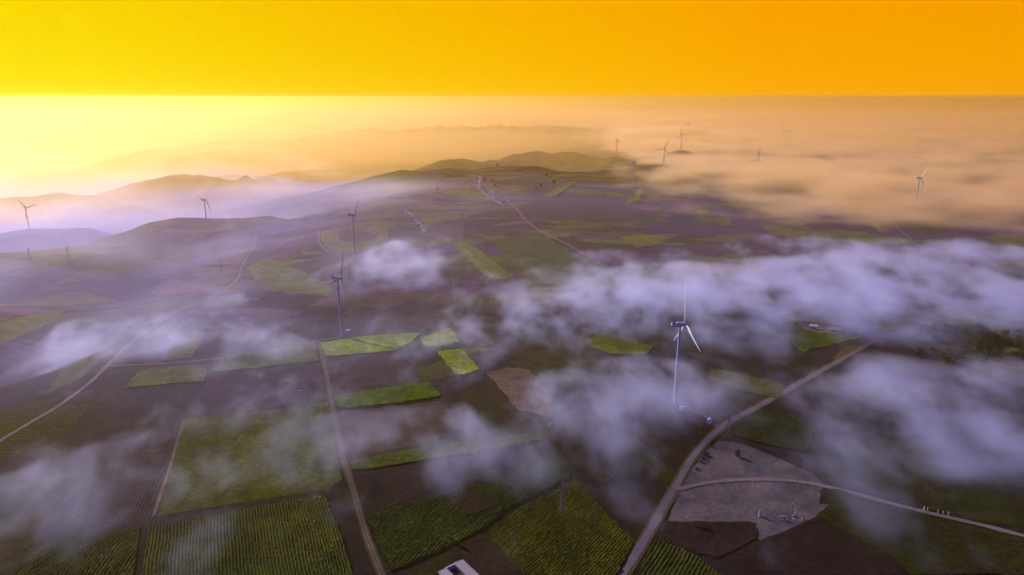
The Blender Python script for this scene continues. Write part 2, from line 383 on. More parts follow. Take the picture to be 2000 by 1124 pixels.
GREEN = (.050, .072, .004); BRIGHT = (.17, .22, .004); OLIVE = (.085, .085, .008); DKG = (.022, .036, .006)
PURP = (.046, .028, .034); BRN = (.030, .018, .013); TAN = (.11, .075, .035); GREY = (.125, .098, .088)
def deg(a): return math.radians(a)
def row_angle(a, b):
    """world angle of rows that run between two pixels of the photograph"""
    A, B = on_ground([a, b]); return math.atan2(B[1] - A[1], B[0] - A[0]) - math.pi / 2
def R(a, b): return -row_angle(a, b)
def build_fields():
    F_ = field
    # foreground, left of the track
    F_("ploughed_field", [(70, 1052), (178, 903), (330, 878), (322, 920), (299, 1018)], (.062, .040, .042), (.034, .022, .026), 2.6, R((100, 1045), (190, 905)), contrast=.6)
    F_("grass_field", [(306, 1008), (362, 818), (520, 802), (640, 785), (652, 840), (668, 935), (640, 958), (560, 968), (430, 990)], (.085, .092, .010), (.048, .060, .008), 2.2, R((320, 950), (660, 900)), contrast=.2, patch=.02)
    F_("ploughed_field", [(362, 812), (410, 735), (520, 720), (624, 709), (642, 781), (520, 798)], (.050, .030, .040), (.036, .022, .030), 3.2, R((380, 800), (640, 775)), contrast=.4)
    F_("ploughed_field", [(205, 815), (255, 765), (400, 750), (352, 815), (330, 872), (190, 890)], (.030, .020, .026), (.040, .024, .030), 3, R((210, 810), (350, 800)))
    F_("crop_field", [(416, 729), (436, 697), (520, 684), (614, 669), (623, 706)], (.075, .095, .010), (.055, .070, .010), 4, R((420, 727), (620, 704)), h=.6, kind="stuff")
    F_("crop_field", [(240, 760), (276, 722), (412, 713), (396, 746), (320, 752)], (.105, .108, .010), (.070, .078, .008), 4, R((250, 750), (400, 735)), h=.6, kind="stuff")
    F_("crop_field", [(312, 706), (352, 655), (402, 651), (374, 700)], (.11, .11, .010), (.075, .08, .01), 4, R((320, 700), (365, 655)), h=.5, kind="stuff")
    F_("grass_field", [(120, 725), (165, 685), (215, 655), (262, 655), (205, 700), (150, 745), (90, 770)], (.058, .060, .012), (.045, .040, .014))
    F_("grass_field", [(0, 800), (90, 790), (180, 790), (120, 855), (0, 900)], (.038, .038, .010), (.045, .030, .018), 6, R((0, 800), (180, 790)))
    F_("grass_field", [(30, 1000), (110, 1000), (70, 1055), (40, 1124), (-40, 1124), (-40, 1040)], (.040, .032, .016), (.026, .024, .012))
    # by the second turbine
    F_("crop_field", [(626, 671), (690, 660), (760, 654), (822, 652), (805, 668), (770, 686), (700, 692), (637, 697)], BRIGHT, (.11, .15, .004), 0, h=.8, kind="stuff", patch=.02)
    F_("crop_field", [(820, 664), (850, 650), (880, 643), (900, 668), (868, 676), (833, 679)], (.20, .24, .004), (.14, .17, .004), 3.5, R((835, 675), (885, 645)), h=.8, kind="stuff")
    F_("crop_field", [(854, 688), (902, 683), (918, 700), (936, 722), (912, 732), (890, 732)], (.21, .24, .004), (.15, .18, .004), 3.5, R((885, 730), (860, 690)), h=.8, kind="stuff", contrast=.6)
    F_("crop_field", [(902, 682), (935, 679), (968, 680), (950, 687), (915, 691)], (.10, .10, .006), (.08, .07, .008))
    F_("ploughed_field", [(637, 700), (700, 694), (765, 690), (778, 742), (700, 758), (648, 771)], (.044, .026, .026), (.034, .022, .024), 3, R((650, 768), (775, 740)))
    F_("ploughed_field", [(768, 690), (810, 705), (822, 740), (780, 742)], (.058, .036, .048), (.044, .028, .036), 3, R((780, 740), (768, 690)))
    F_("ploughed_field", [(888, 646), (935, 642), (968, 672), (930, 678), (905, 672)], (.075, .046, .040), (.055, .034, .030), 3.2, R((905, 672), (935, 642)), contrast=.5)
    F_("crop_field", [(648, 779), (700, 769), (770, 758), (839, 748), (860, 776), (770, 790), (680, 800), (664, 799)], (.075, .125, .004), (.050, .080, .004), 0, h=1.6, kind="stuff", patch=.03)
    F_("stubble_field", [(664, 806), (770, 794), (862, 784), (888, 818), (880, 850), (800, 872), (690, 898), (680, 870)], (.085, .055, .040), (.060, .038, .028), 5, R((670, 808), (860, 786)), fine=.9)
    F_("crop_field", [(683, 903), (760, 888), (880, 868), (1000, 852), (1052, 849), (1062, 860), (950, 882), (830, 900), (720, 918), (688, 920)], (.070, .095, .006), (.05, .07, .006), 0, h=1.2, kind="stuff")
    F_("ploughed_field", [(690, 925), (830, 906), (960, 885), (1062, 866), (1078, 888), (980, 922), (890, 955), (780, 985), (704, 1010)], (.040, .026, .026), (.030, .020, .020), 3, R((700, 1000), (1070, 880)))
    F_("stubble_field", [(950, 728), (990, 718), (1030, 722), (1078, 770), (1078, 815), (1010, 800)], (.115, .078, .046), (.085, .056, .036), 0, fine=.7)
    F_("ploughed_field", [(642, 968), (668, 960), (700, 1020), (742, 1124), (696, 1124), (662, 1030)], (.030, .018, .018), (.024, .015, .014))
    F_("ploughed_field", [(300, 1016), (430, 994), (560, 972), (640, 962), (640, 967), (500, 996), (292, 1028)], (.050, .032, .028), (.04, .026, .022))
    # dirt corner and dark field by the farm building
    F_("ploughed_field", [(938, 1045), (960, 1062), (1024, 1124), (935, 1124), (880, 1088)], (.040, .022, .018), (.026, .017, .013))
    F_("grass_field", [(800, 1124), (845, 1090), (880, 1075), (905, 1095), (850, 1124)], (.020, .024, .008), (.03, .02, .012))
    F_("fallow_field", [(1064, 810), (1130, 800), (1300, 840), (1405, 845), (1355, 892), (1300, 985), (1240, 1060), (1180, 985), (1122, 930), (1082, 885)], (.024, .015, .011), (.034, .021, .014), 0, patch=.02)
    F_("grass_field", [(1180, 855), (1230, 862), (1340, 935), (1312, 962), (1285, 935)], (.030, .032, .010), (.042, .034, .016), 3, R((1190, 860), (1310, 950)), off=.34)
    F_("grass_field", [(1170, 920), (1220, 912), (1236, 932), (1180, 942), (1160, 932)], (.036, .034, .010), (.03, .024, .012), off=.36)
    # right of the paved road
    F_("crop_field", [(1418, 850), (1440, 832), (1495, 806), (1540, 815), (1588, 848), (1572, 885), (1500, 872)], (.020, .034, .006), (.014, .022, .006), 0, h=1.6, kind="stuff")
    F_("gravel_ground", [(1306, 1019), (1322, 965), (1352, 915), (1376, 882), (1402, 862), (1450, 866), (1520, 896), (1588, 926), (1610, 948), (1600, 985), (1622, 985), (1596, 1010), (1545, 1032), (1486, 1056), (1474, 1048), (1480, 1022), (1400, 1020)], GREY, (.070, .064, .070), 0, patch=.045, fine=.5, bd=.1, grain=.5)
    F_("ploughed_field", [(1290, 1052), (1306, 1021), (1400, 1021), (1468, 1021), (1480, 1040), (1478, 1052), (1400, 1092), (1340, 1074)], (.044, .024, .020), (.030, .017, .015), 0, off=.6)
    F_("ploughed_field", [(1404, 1096), (1480, 1060), (1592, 1012), (1640, 1040), (1750, 1098), (1760, 1124), (1430, 1124)], (.036, .020, .017), (.026, .015, .013), 1.6, R((1410, 1095), (1590, 1012)), contrast=.2)
    F_("crop_field", [(1596, 1008), (1626, 985), (1600, 960), (1640, 958), (1720, 985), (1840, 1018), (2030, 1060), (2030, 1124), (1780, 1124), (1752, 1096), (1650, 1042)], (.024, .028, .005), (.030, .024, .010), 2.6, R((1610, 1000), (1800, 1110)), contrast=.2, h=.9, kind="stuff", patch=.02)
    F_("grass_field", [(1620, 942), (1600, 900), (1640, 860), (1760, 850), (1900, 880), (2060, 930), (2060, 1040), (1900, 1016), (1760, 980)], (.024, .030, .010), (.034, .030, .016))
    F_("ploughed_field", [(1530, 800), (1590, 765), (1680, 755), (1700, 800), (1620, 850), (1585, 840)], (.032, .018, .018), (.024, .016, .014))
    F_("crop_field", [(1560, 645), (1600, 652), (1685, 660), (1640, 672), (1590, 682), (1570, 690), (1548, 672)], (.060, .090, .010), (.040, .060, .008), h=.8, kind="stuff")
    F_("ploughed_field", [(1585, 695), (1620, 672), (1700, 664), (1680, 676), (1640, 690), (1610, 712)], (.050, .028, .022), (.036, .022, .018))
    F_("grass_field", [(1628, 700), (1645, 680), (1700, 668), (1680, 690), (1650, 702), (1634, 715)], (.055, .050, .014), (.08, .055, .02), off=.4)
    F_("crop_field", [(1145, 664), (1180, 650), (1230, 662), (1275, 678), (1262, 694), (1190, 692), (1150, 676)], (.120, .120, .008), (.080, .090, .008), 5, R((1150, 670), (1270, 690)), h=.6, kind="stuff")
    F_("grass_field", [(1180, 645), (1240, 650), (1290, 672), (1278, 680), (1230, 662)], (.060, .036, .034))
    F_("crop_field", [(1390, 722), (1450, 730), (1535, 755), (1518, 780), (1440, 762), (1385, 742)], (.060, .065, .010), (.04, .045, .01), h=.6, kind="stuff")
    F_("fallow_field", [(1300, 700), (1385, 745), (1500, 785), (1430, 822), (1340, 790), (1240, 750)], (.036, .030, .016), (.03, .02, .014))
    F_("grass_field", [(900, 770), (960, 740), (1000, 800), (1060, 835), (1000, 850), (900, 855), (890, 815)], (.024, .024, .012), (.034, .024, .018))
    F_("grass_field", [(985, 690), (1060, 660), (1140, 670), (1180, 720), (1100, 760), (1040, 720)], (.030, .034, .010), (.036, .026, .018))
    # middle distance
    F_("ploughed_field", [(640, 620), (760, 612), (900, 612), (1000, 625), (960, 640), (820, 648), (690, 655), (680, 640)], (.060, .038, .030), (.044, .028, .026), 5, R((680, 640), (960, 636)))
    F_("ploughed_field", [(598, 604), (760, 603), (800, 590), (870, 598), (860, 606), (760, 613), (640, 618), (585, 614)], (.034, .022, .032))
    F_("ploughed_field", [(600, 602), (625, 585), (760, 573), (900, 570), (940, 576), (870, 594), (800, 588), (760, 600)], (.070, .042, .034), (.058, .036, .030))
    F_("grass_field", [(478, 525), (520, 505), (600, 535), (655, 566), (640, 578), (570, 574), (500, 548)], (.105, .115, .010), (.075, .090, .010))
    F_("crop_field", [(608, 572), (630, 566), (655, 570), (640, 579)], (.13, .15, .006))
    F_("grass_field", [(626, 457), (700, 446), (757, 440), (758, 470), (735, 492), (690, 496), (650, 492), (630, 478)], (.120, .115, .015), (.095, .080, .030))
    F_("ploughed_field", [(660, 452), (700, 449), (738, 460), (735, 472), (664, 471)], (.085, .055, .060), off=.5)
    F_("ploughed_field", [(480, 560), (580, 580), (570, 598), (480, 580)], (.036, .024, .036))
    F_("ploughed_field", [(404, 517), (432, 490), (488, 486), (472, 518)], (.140, .092, .045), (.11, .07, .045))
    F_("stubble_field", [(290, 575), (310, 556), (340, 543), (420, 560), (400, 572), (340, 576)], (.115, .080, .055), (.10, .06, .05))
    F_("stubble_field", [(366, 530), (380, 524), (430, 523), (470, 530), (440, 542), (380, 540)], (.110, .074, .045))
    F_("grass_field", [(265, 612), (300, 590), (360, 586), (420, 580), (420, 600), (360, 604), (300, 620)], (.062, .060, .016), (.045, .042, .020))
    F_("grass_field", [(420, 590), (440, 580), (495, 595), (480, 603)], (.055, .070, .016))
    F_("grass_field", [(0, 632), (60, 616), (130, 607), (110, 625), (70, 645), (0, 672), (-60, 680), (-60, 640)], (.105, .110, .012), (.080, .085, .015))
    F_("grass_field", [(60, 500), (160, 476), (250, 452), (330, 430), (345, 436), (250, 480), (150, 505), (70, 535)], (.105, .095, .020), (.09, .07, .03))
    F_("ploughed_field", [(0, 560), (120, 520), (250, 490), (360, 480), (350, 500), (220, 520), (60, 570), (0, 590)], (.042, .026, .036))
    F_("grass_field", [(885, 476), (905, 470), (950, 500), (1003, 538), (985, 546), (958, 546), (915, 510)], (.120, .125, .012), (.09, .10, .012), 9, R((890, 476), (960, 545)))
    F_("grass_field", [(960, 470), (1050, 455), (1110, 490), (1195, 530), (1120, 560), (1040, 560), (1010, 530)], (.055, .066, .014), (.04, .05, .014))
    F_("crop_field", [(1035, 563), (1085, 561), (1087, 567), (1036, 569)], (.13, .14, .008))
    F_("grass_field", [(1208, 464), (1250, 458), (1312, 465), (1285, 476), (1245, 484)], (.135, .125, .010), (.11, .10, .01))
    F_("ploughed_field", [(1680, 432), (1696, 430), (1738, 452), (1720, 455)], (.22, .13, .03))
    F_("ploughed_field", [(1534, 431), (1562, 428), (1586, 450), (1566, 448)], (.16, .11, .02))
    F_("ploughed_field", [(1260, 440), (1350, 425), (1480, 435), (1500, 455), (1380, 462), (1290, 455)], (.050, .030, .040), (.04, .026, .034))
    F_("grass_field", [(1350, 425), (1365, 410), (1385, 408), (1380, 424), (1430, 440), (1370, 436)], (.09, .085, .012), off=.9)
    F_("grass_field", [(1395, 428), (1420, 420), (1432, 442), (1400, 440)], (.12, .11, .012), off=.9)
    F_("ploughed_field", [(1000, 405), (1150, 380), (1220, 398), (1290, 420), (1200, 432), (1090, 432), (1030, 425)], (.060, .036, .032), (.05, .03, .03))
    F_("grass_field", [(1222, 398), (1240, 380), (1250, 362), (1256, 370), (1248, 395), (1232, 400)], (.17, .14, .010), off=1.2)
    F_("grass_field", [(1060, 385), (1085, 372), (1120, 355), (1128, 358), (1095, 378), (1080, 388)], (.15, .13, .010), off=1.2)
    F_("grass_field", [(850, 374), (900, 366), (935, 372), (968, 392), (930, 396), (880, 384)], (.12, .11, .010), (.09, .08, .01), off=1.2)
    F_("grass_field", [(760, 300), (900, 310), (820, 322), (740, 328), (640, 325)], (.15, .13, .01), off=2)
    F_("grass_field", [(1920, 462), (1990, 460), (2060, 480), (2060, 505), (1975, 498)], (.10, .09, .010))
    F_("grass_field", [(1750, 432), (1800, 430), (1880, 445), (1820, 460), (1765, 455)], (.05, .05, .012))
    F_("ploughed_field", [(0, 745), (60, 722), (110, 740), (60, 790), (0, 800)], (.030, .022, .034))
def build_corn():
    """tall crops close enough to show their rows: real ridges of leaves"""
    def corn(px, a, b, ca, cb, sp, h, cell=.62, seed=0):
        P = on_ground(px)[:, :2]; P = rough_poly(P, 3.0, .5)
        ang = row_angle(a, b); c_, s_ = math.cos(ang), math.sin(ang)      # local x across the rows, y along them
        Q = np.stack([P[:, 0] * c_ + P[:, 1] * s_, -P[:, 0] * s_ + P[:, 1] * c_], 1)
        u = np.arange(Q[:, 0].min(), Q[:, 0].max(), cell); v = np.arange(Q[:, 1].min(), Q[:, 1].max(), cell * 1.7)
        U, V = np.meshgrid(u, v); ins = np.zeros(U.shape, bool); n = len(Q)
        for i in range(n):
            x1, y1 = Q[i]; x2, y2 = Q[(i + 1) % n]
            if abs(y1 - y2) < 1e-9: continue
            ins ^= ((y1 > V) != (y2 > V)) & (U < (x2 - x1) * (V - y1) / (y2 - y1) + x1)
        X = U * c_ - V * s_; Y = U * s_ + V * c_
        rowp = np.cos((U + 1.6 * fbm(U / 40, V / 50, seed, 3)) * 2 * math.pi / sp) * .5 + .5
        clump = fbm(X / 2.2, Y / 2.2, seed, 3, .7)
        vig = np.clip(.9 + .7 * fbm(X / 22, Y / 22, 2.2, 4), .3, 1.25)
        hh = h * (.52 + .38 * np.clip(rowp * 1.3, 0, 1) * (1 + .7 * clump) + .12 * clump) * vig
        hh = hh + np.random.RandomState(seed + 3).uniform(-.28, .28, hh.shape) * h * .45
        Z = terrain(X.ravel(), Y.ravel()).reshape(X.shape) + .2 + np.clip(hh, .1, None)
        q = ins[:-1, :-1] & ins[1:, :-1] & ins[:-1, 1:] & ins[1:, 1:]
        used = np.zeros(ins.shape, bool)
        used[:-1, :-1] |= q; used[1:, :-1] |= q; used[:-1, 1:] |= q; used[1:, 1:] |= q
        inner = np.zeros(ins.shape, bool); inner[1:-1, 1:-1] = q[:-1, :-1] & q[1:, :-1] & q[:-1, 1:] & q[1:, 1:]
        Z = np.where(used & ~inner, Z - h * .98 - .2, Z)
        nx = X.shape[1]; jj, ii = np.nonzero(q); k = jj * nx + ii
        Fq = np.stack([k, k + 1, k + 1 + nx, k + nx], 1)
        ids = np.unique(Fq); remap = np.zeros(X.size, int); remap[ids] = np.arange(len(ids))
        Vv = np.stack([X.ravel(), Y.ravel(), Z.ravel()], 1)[ids]
        b_ = NB("corn_leaves"); g = b_.n('ShaderNodeNewGeometry').outputs['Position']
        c = b_.mix(b_.mapr(b_.noise(g, .03, 5, .6), .4, .62), (*ca, 1), (*cb, 1))
        f = b_.noise(g, 1.1, 3, .7); c = b_.mix(.8, c, b_.ramp(f, [(.3, (.3, .35, .3, 1)), (.7, (1.6, 1.5, 1.2, 1))]), 'MULTIPLY')
        m = b_.done(c, rough=.8, bump=f, bd=.6)
        link("corn_crop", mesh_np("corn_crop", Vv, remap[Fq]), [m], kind="stuff")
    corn([(272, 1150), (280, 1090), (291, 1030), (460, 1000), (635, 967), (662, 1030), (694, 1124), (702, 1150)], (520, 1110), (505, 1000), (0.048, 0.062, .002), (0.027, 0.038, .002), 2.1, 2.2, seed=1)
    corn([(15, 1150), (35, 1105), (56, 1060), (170, 1044), (279, 1030), (270, 1090), (264, 1150)], (110, 1124), (170, 1050), (0.035, 0.046, .002), (0.022, 0.032, .002), 2.4, 1.8, seed=2)
    corn([(707, 1012), (800, 985), (900, 957), (1000, 918), (1078, 889), (1122, 932), (1060, 962), (985, 1003), (942, 1038), (850, 1085), (762, 1122), (735, 1070)], (760, 1100), (900, 960), (.026, .044, .005), (.036, .058, .005), 2.2, 2.0, seed=3)
    corn([(946, 1046), (985, 1012), (1062, 968), (1124, 937), (1180, 995), (1242, 1062), (1222, 1100), (1190, 1150), (1050, 1150), (985, 1085)], (1000, 1060), (1130, 950), (0.064, 0.069, .002), (0.034, 0.042, .002), 2.1, 1.7, seed=4)
    corn([(1236, 1150), (1256, 1098), (1280, 1056), (1330, 1070), (1370, 1092), (1415, 1128), (1440, 1150)], (1290, 1124), (1320, 1075), (.040, .050, .006), (.028, .036, .006), 2.6, 1.8, seed=5)
def clearing():
    field("fallow_field", [(878, 984), (905, 972), (945, 966), (976, 990), (950, 1002), (918, 1012)], (.048, .042, .014), (.038, .028, .014), off=2.6)

def ribbon(name, px, wpx, mat, off=.5, kind="structure", offset=0.0, close=False):
    """a road draped on the ground; wpx = width in metres"""
    P = on_ground(px)[:, :2]
    # smooth the centre line
    pts = []
    n = len(P)
    for i in range(n - 1):
        p0, p1, p2, p3 = P[max(i - 1, 0)], P[i], P[i + 1], P[min(i + 2, n - 1)]
        L_ = np.hypot(*(p2 - p1)); k = max(2, int(L_ / 6))
        for j in range(k):
            t = j / k
            pts.append(.5 * ((2 * p1) + (-p0 + p2) * t + (2 * p0 - 5 * p1 + 4 * p2 - p3) * t * t + (-p0 + 3 * p1 - 3 * p2 + p3) * t ** 3))
    pts.append(P[-1]); P = np.array(pts)
    T_ = np.gradient(P, axis=0); T_ /= np.linalg.norm(T_, axis=1)[:, None] + 1e-9; Nn = np.stack([-T_[:, 1], T_[:, 0]], 1)
    W = np.array([wpx * (1 + .55 * float(pnoise(p[0] / 11, p[1] / 11, 2.))) for p in P]) / 2 if kind == "structure" and wpx < 9 else np.full(len(P), wpx / 2)
    cols = np.linspace(-1, 1, 5)
    V = np.concatenate([(P + Nn * (offset + W[:, None] * c)) for c in cols]); m = len(P)
    cam_d_ = np.hypot(V[:, 0], V[:, 1]); Z = terrain(V[:, 0], V[:, 1]) + off + np.maximum(0, cam_d_ - 900) / 900
    F_ = []
    for c in range(4):
        k = np.arange(m - 1) + c * m; F_.append(np.stack([k + 1, k, k + m, k + m + 1], 1))
    me = mesh_np(name, np.column_stack([V, Z]), np.concatenate(F_), True)
    return link(name, me, [mat], kind=kind)
def road_mat(name, c1, c2, fine=.6):
    b = NB(name); g = b.n('ShaderNodeNewGeometry').outputs['Position']
    f = b.noise(g, fine, 6, .65); p = b.noise(g, .06, 4)
    c = b.mix(b.mapr(p, .35, .65), (*c1, 1), (*c2, 1)); c = b.mix(.6, c, b.ramp(f, [(.3, (.5, .5, .5, 1)), (.7, (1.2, 1.2, 1.2, 1))]), 'MULTIPLY')
    st = b.noise(g, .9, 2, .5, dist=1.5); c = b.mix(.5, c, b.ramp(st, [(.35, (.55, .55, .58, 1)), (.6, (1.15, 1.12, 1.1, 1))]), 'MULTIPLY')
    return b.done(c, rough=.9, bump=f, bd=.05)
MAINROAD = [(1190, 1160), (1224, 1112), (1262, 1050), (1300, 985), (1326, 940), (1352, 895), (1385, 857), (1420, 828), (1460, 806), (1500, 784), (1560, 750), (1620, 716), (1680, 682), (1718, 659)]
def build_roads():
    conc = road_mat("concrete_road", (.125, .10, .10), (.095, .078, .082), 1.2)
    b = conc.node_tree
    dirt = road_mat("dirt_road", (.17, .125, .11), (.125, .09, .08))
    pale = road_mat("dirt_track", (.16, .12, .085), (.09, .065, .045))
    verge = road_mat("grass_verge", (.05, .045, .012), (.075, .055, .02), .9)
    ribbon("verge", MAINROAD, 9.0, verge, .42)
    ribbon("road", MAINROAD, 5.3, conc, .56)
    ribbon("road", [(1718, 659), (1790, 640), (1850, 619), (1905, 600), (1960, 588), (2060, 570)], 6, conc, .56)
    ribbon("dirt_road", [(1323, 957), (1345, 952), (1385, 944), (1450, 938), (1540, 940), (1610, 951), (1700, 974), (1800, 1000), (1900, 1023), (2000, 1048), (2080, 1068)], 4.6, dirt, .6)
    ribbon("dirt_road", [(1410, 599), (1455, 610), (1500, 620), (1560, 632), (1640, 643), (1716, 656)], 3.6, dirt, .5)
    ribbon("dirt_road", [(1735, 658), (1790, 672), (1850, 688), (1930, 706), (2030, 732)], 3.6, dirt, .5)
    tr = [(756, 1150), (744, 1120), (715, 1045), (692, 965), (672, 900), (660, 850), (650, 800), (640, 745), (631, 700), (625, 668)]
    ribbon("grass_verge", tr, 5.6, road_mat("track_grass", (.06, .05, .018), (.045, .035, .02), .9), .45)
    for o_ in (-.95, .95): ribbon("wheel_track", tr, .75, pale, .55, offset=o_)
    ribbon("dirt_road", [(-60, 900), (0, 862), (60, 826), (120, 790), (178, 746), (212, 712), (250, 676), (285, 648), (340, 612), (395, 590), (440, 567), (464, 545), (474, 520), (487, 495), (499, 468), (500, 462)], 4.2, dirt, .5)
    ribbon("dirt_road", [(215, 716), (300, 712), (380, 706), (480, 694), (560, 680), (620, 667), (668, 659)], 3.0, dirt, .5)
    ribbon("dirt_road", [(985, 385), (1000, 402), (1012, 412), (1028, 432), (1060, 455), (1120, 485), (1165, 512), (1215, 538)], 5.5, dirt, .5)
    ribbon("dirt_road", [(1752, 395), (1744, 428), (1752, 446), (1775, 465), (1790, 478), (1812, 492)], 4.5, dirt, .6)
    ribbon("dirt_road", [(470, 522), (500, 505), (530, 490), (560, 472), (590, 455)], 4.0, dirt, .6)
    ribbon("dirt_road", [(623, 452), (623, 474), (632, 486), (650, 495), (692, 499)], 4.0, dirt, .7)
    ribbon("dirt_road", [(1000, 378), (1080, 392), (1200, 398), (1290, 418), (1310, 425)], 4.5, dirt, .8)
    ribbon("dirt_track", [(300, 1008), (318, 955), (336, 900), (350, 852), (361, 820)], 2.2, pale, .5)
    ribbon("dirt_track", [(1326, 797), (1352, 802), (1376, 812), (1398, 832), (1416, 838)], 4.5, pale, .5)
    ribbon("village_street", [(784, 404), (796, 415), (812, 432), (824, 446), (829, 456)], 9, road_mat("street_dirt", (.24, .17, .15), (.18, .13, .12)), .8)
    ribbon("village_street", [(912, 342), (925, 345), (937, 347), (936, 366), (945, 378), (960, 390), (980, 400)], 9, road_mat("street_dirt", (.24, .17, .15), (.18, .13, .12)), .9)
    # dirt pads at the turbine feet
build_fields(); build_corn(); clearing(); build_roads()

# ------------------------------------------------------------------ plain materials for built things
def simple(name, col, rough=.6, spec=.4, grain=.25, sc=3.0, metal=0):
    b = NB(name); g = b.n('ShaderNodeTexCoord').outputs['Object']
    f = b.noise(g, sc, 5, .6)
    c = b.mix(grain, (*col, 1), b.ramp(f, [(.3, tuple(x * .55 for x in col) + (1,)), (.7, tuple(min(1, x * 1.15) for x in col) + (1,))]))
    return b.done(c, rough=rough, spec=spec, metal=metal)
M.update(white=simple("white_paint", (.42, .43, .46), .4, .4, .12, .4), steel=simple("galvanised_steel", (.09, .09, .10), .5, .5, .3), dark=simple("dark_wood", (.05, .045, .045), .8),
         concrete=simple("concrete", (.34, .31, .29), .9, .2, .5, .8), wall=simple("plaster_wall", (.34, .26, .22), .9, .2, .4, .6), roof=simple("grey_tile", (.20, .16, .16), .85, .2, .5, 1.2),
         roofpale=simple("pale_sheet_roof", (.28, .235, .215), .7, .3, .5, .7), red=simple("brick", (.24, .12, .09), .9, .2, .5, 1.0), bark=simple("bark", (.06, .045, .035), .95, .1, .4, 2), glass=simple("dark_window", (.03, .03, .04), .2, .5, .1),
         stone=simple("pale_stone", (.52, .48, .50), .7, .3, .3, 2), straw=simple("straw", (.16, .10, .06), .95, .1, .6, 3), padsoil=simple('pad_gravel', (.12, .085, .06), .95, .1, .5, .6), soil=simple("mound_earth", (.05, .035, .03), .95, .1, .5, 1))
def leaf_mat():
    b = NB("leaves"); g = b.n('ShaderNodeNewGeometry').outputs['Position']
    return b.done(b.mix(b.mapr(b.noise(g, .7, 3), .35, .65), (.008, .016, .006, 1), (.026, .034, .008, 1)), rough=.8)
M['leaf'] = leaf_mat()

def empty(name, loc, label, cat, group=None, rz=0.0):
    o = bpy.data.objects.new(name, None); COL.objects.link(o); o.location = loc; o.rotation_euler.z = rz
    o.empty_display_size = .1; o['label'] = label; o['category'] = cat
    if group: o['group'] = group
    return o
def copy_thing(src, loc, rz, label, group=None):
    r = src.copy(); COL.objects.link(r); r.location = loc; r.rotation_euler.z = rz; r['label'] = label
    if group: r['group'] = group
    for ch in src.children:
        c = ch.copy(); COL.objects.link(c); c.parent = r
        for g in ch.children:
            d = g.copy(); COL.objects.link(d); d.parent = c
    return r
class MB:
    def __init__(s): s.bm = bmesh.new()
    def lathe(s, prof, seg=20, M_=Matrix(), cap=True):
        rings = []
        for r, z in prof:
            rings.append([s.bm.verts.new(M_ @ Vector((r * math.cos(2 * math.pi * k / seg), r * math.sin(2 * math.pi * k / seg), z))) for k in range(seg)])
        for a, b in zip(rings[:-1], rings[1:]):
            for k in range(seg): s.bm.faces.new((a[k], a[(k + 1) % seg], b[(k + 1) % seg], b[k]))
        if cap: s.bm.faces.new(rings[0][::-1]); s.bm.faces.new(rings[-1])
        return s
    def box(s, c, d, M_=Matrix(), bev=0.0):
        g = bmesh.ops.create_cube(s.bm, size=1, matrix=M_ @ Matrix.Translation(c) @ Matrix.Diagonal((*d, 1)))
        if bev:
            es = list({e for v in g['verts'] for e in v.link_edges}); bmesh.ops.bevel(s.bm, geom=es, offset=bev, segments=2, affect='EDGES')
        return s
    def bar(s, a, b, r, seg=6):
        a = Vector(a); b = Vector(b); d = b - a; q = d.to_track_quat('Z', 'Y').to_matrix().to_4x4()
        return s.lathe([(r, 0), (r, d.length)], seg, Matrix.Translation(a) @ q)
    def hull(s, sections):
        rings = [[s.bm.verts.new(p) for p in sec] for sec in sections]; n = len(rings[0])
        for a, b in zip(rings[:-1], rings[1:]):
            for k in range(n): s.bm.faces.new((a[k], a[(k + 1) % n], b[(k + 1) % n], b[k]))
        s.bm.faces.new(rings[0][::-1]); s.bm.faces.new(rings[-1]); return s
    def build(s, name, mat, parent=None, smooth=False, **props):
        bmesh.ops.recalc_face_normals(s.bm, faces=s.bm.faces[:])
        for f in s.bm.faces: f.smooth = smooth
        me = bpy.data.meshes.new(name); s.bm.to_mesh(me); s.bm.free()
        return link(name, me, [mat], parent, **props)
def _build(s, name, mat, parent=None, smooth=False, **props):
    bmesh.ops.recalc_face_normals(s.bm, faces=s.bm.faces[:])
    for f in s.bm.faces: f.smooth = smooth
    if smooth:
        for e in s.bm.edges:
            if len(e.link_faces) == 2 and e.calc_face_angle(0) > .7: e.smooth = False
    me = bpy.data.meshes.new(name); s.bm.to_mesh(me); s.bm.free()
    return link(name, me, [mat], parent, **props)
MB.build = _build

# ------------------------------------------------------------------ wind turbines
def blade_mesh(L_):
    b = MB(); secs = []
    st = [(0, 1.9, 1.9, 25), (.04, 1.9, 1.8, 25), (.10, 2.6, 1.3, 22), (.2, 3.2, .80, 16), (.35, 2.7, .52, 10), (.55, 2.0, .34, 6), (.75, 1.45, .22, 3), (.92, .95, .13, 1), (.985, .55, .08, 0), (1, .12, .04, 0)]
    for t, ch, th, tw in st:
        tw = math.radians(tw); ring = []; ch *= 1 if t < .08 else .95
        for k in range(14):
            a = 2 * math.pi * k / 14; x = math.cos(a) * ch / 2; y = math.sin(a) * th / 2 * (1 if t < .08 else (.75 + .25 * math.cos(a)))
            x += ch * .22 * (min(1, t / .2))
            # y_local = in the rotor plane, x_local = along the axis
            ring.append((y * math.cos(tw) + x * math.sin(tw) + .9 * t * t, x * math.cos(tw) - y * math.sin(tw), t * L_))
        secs.append(ring)
    return b.hull(secs)
BL = None
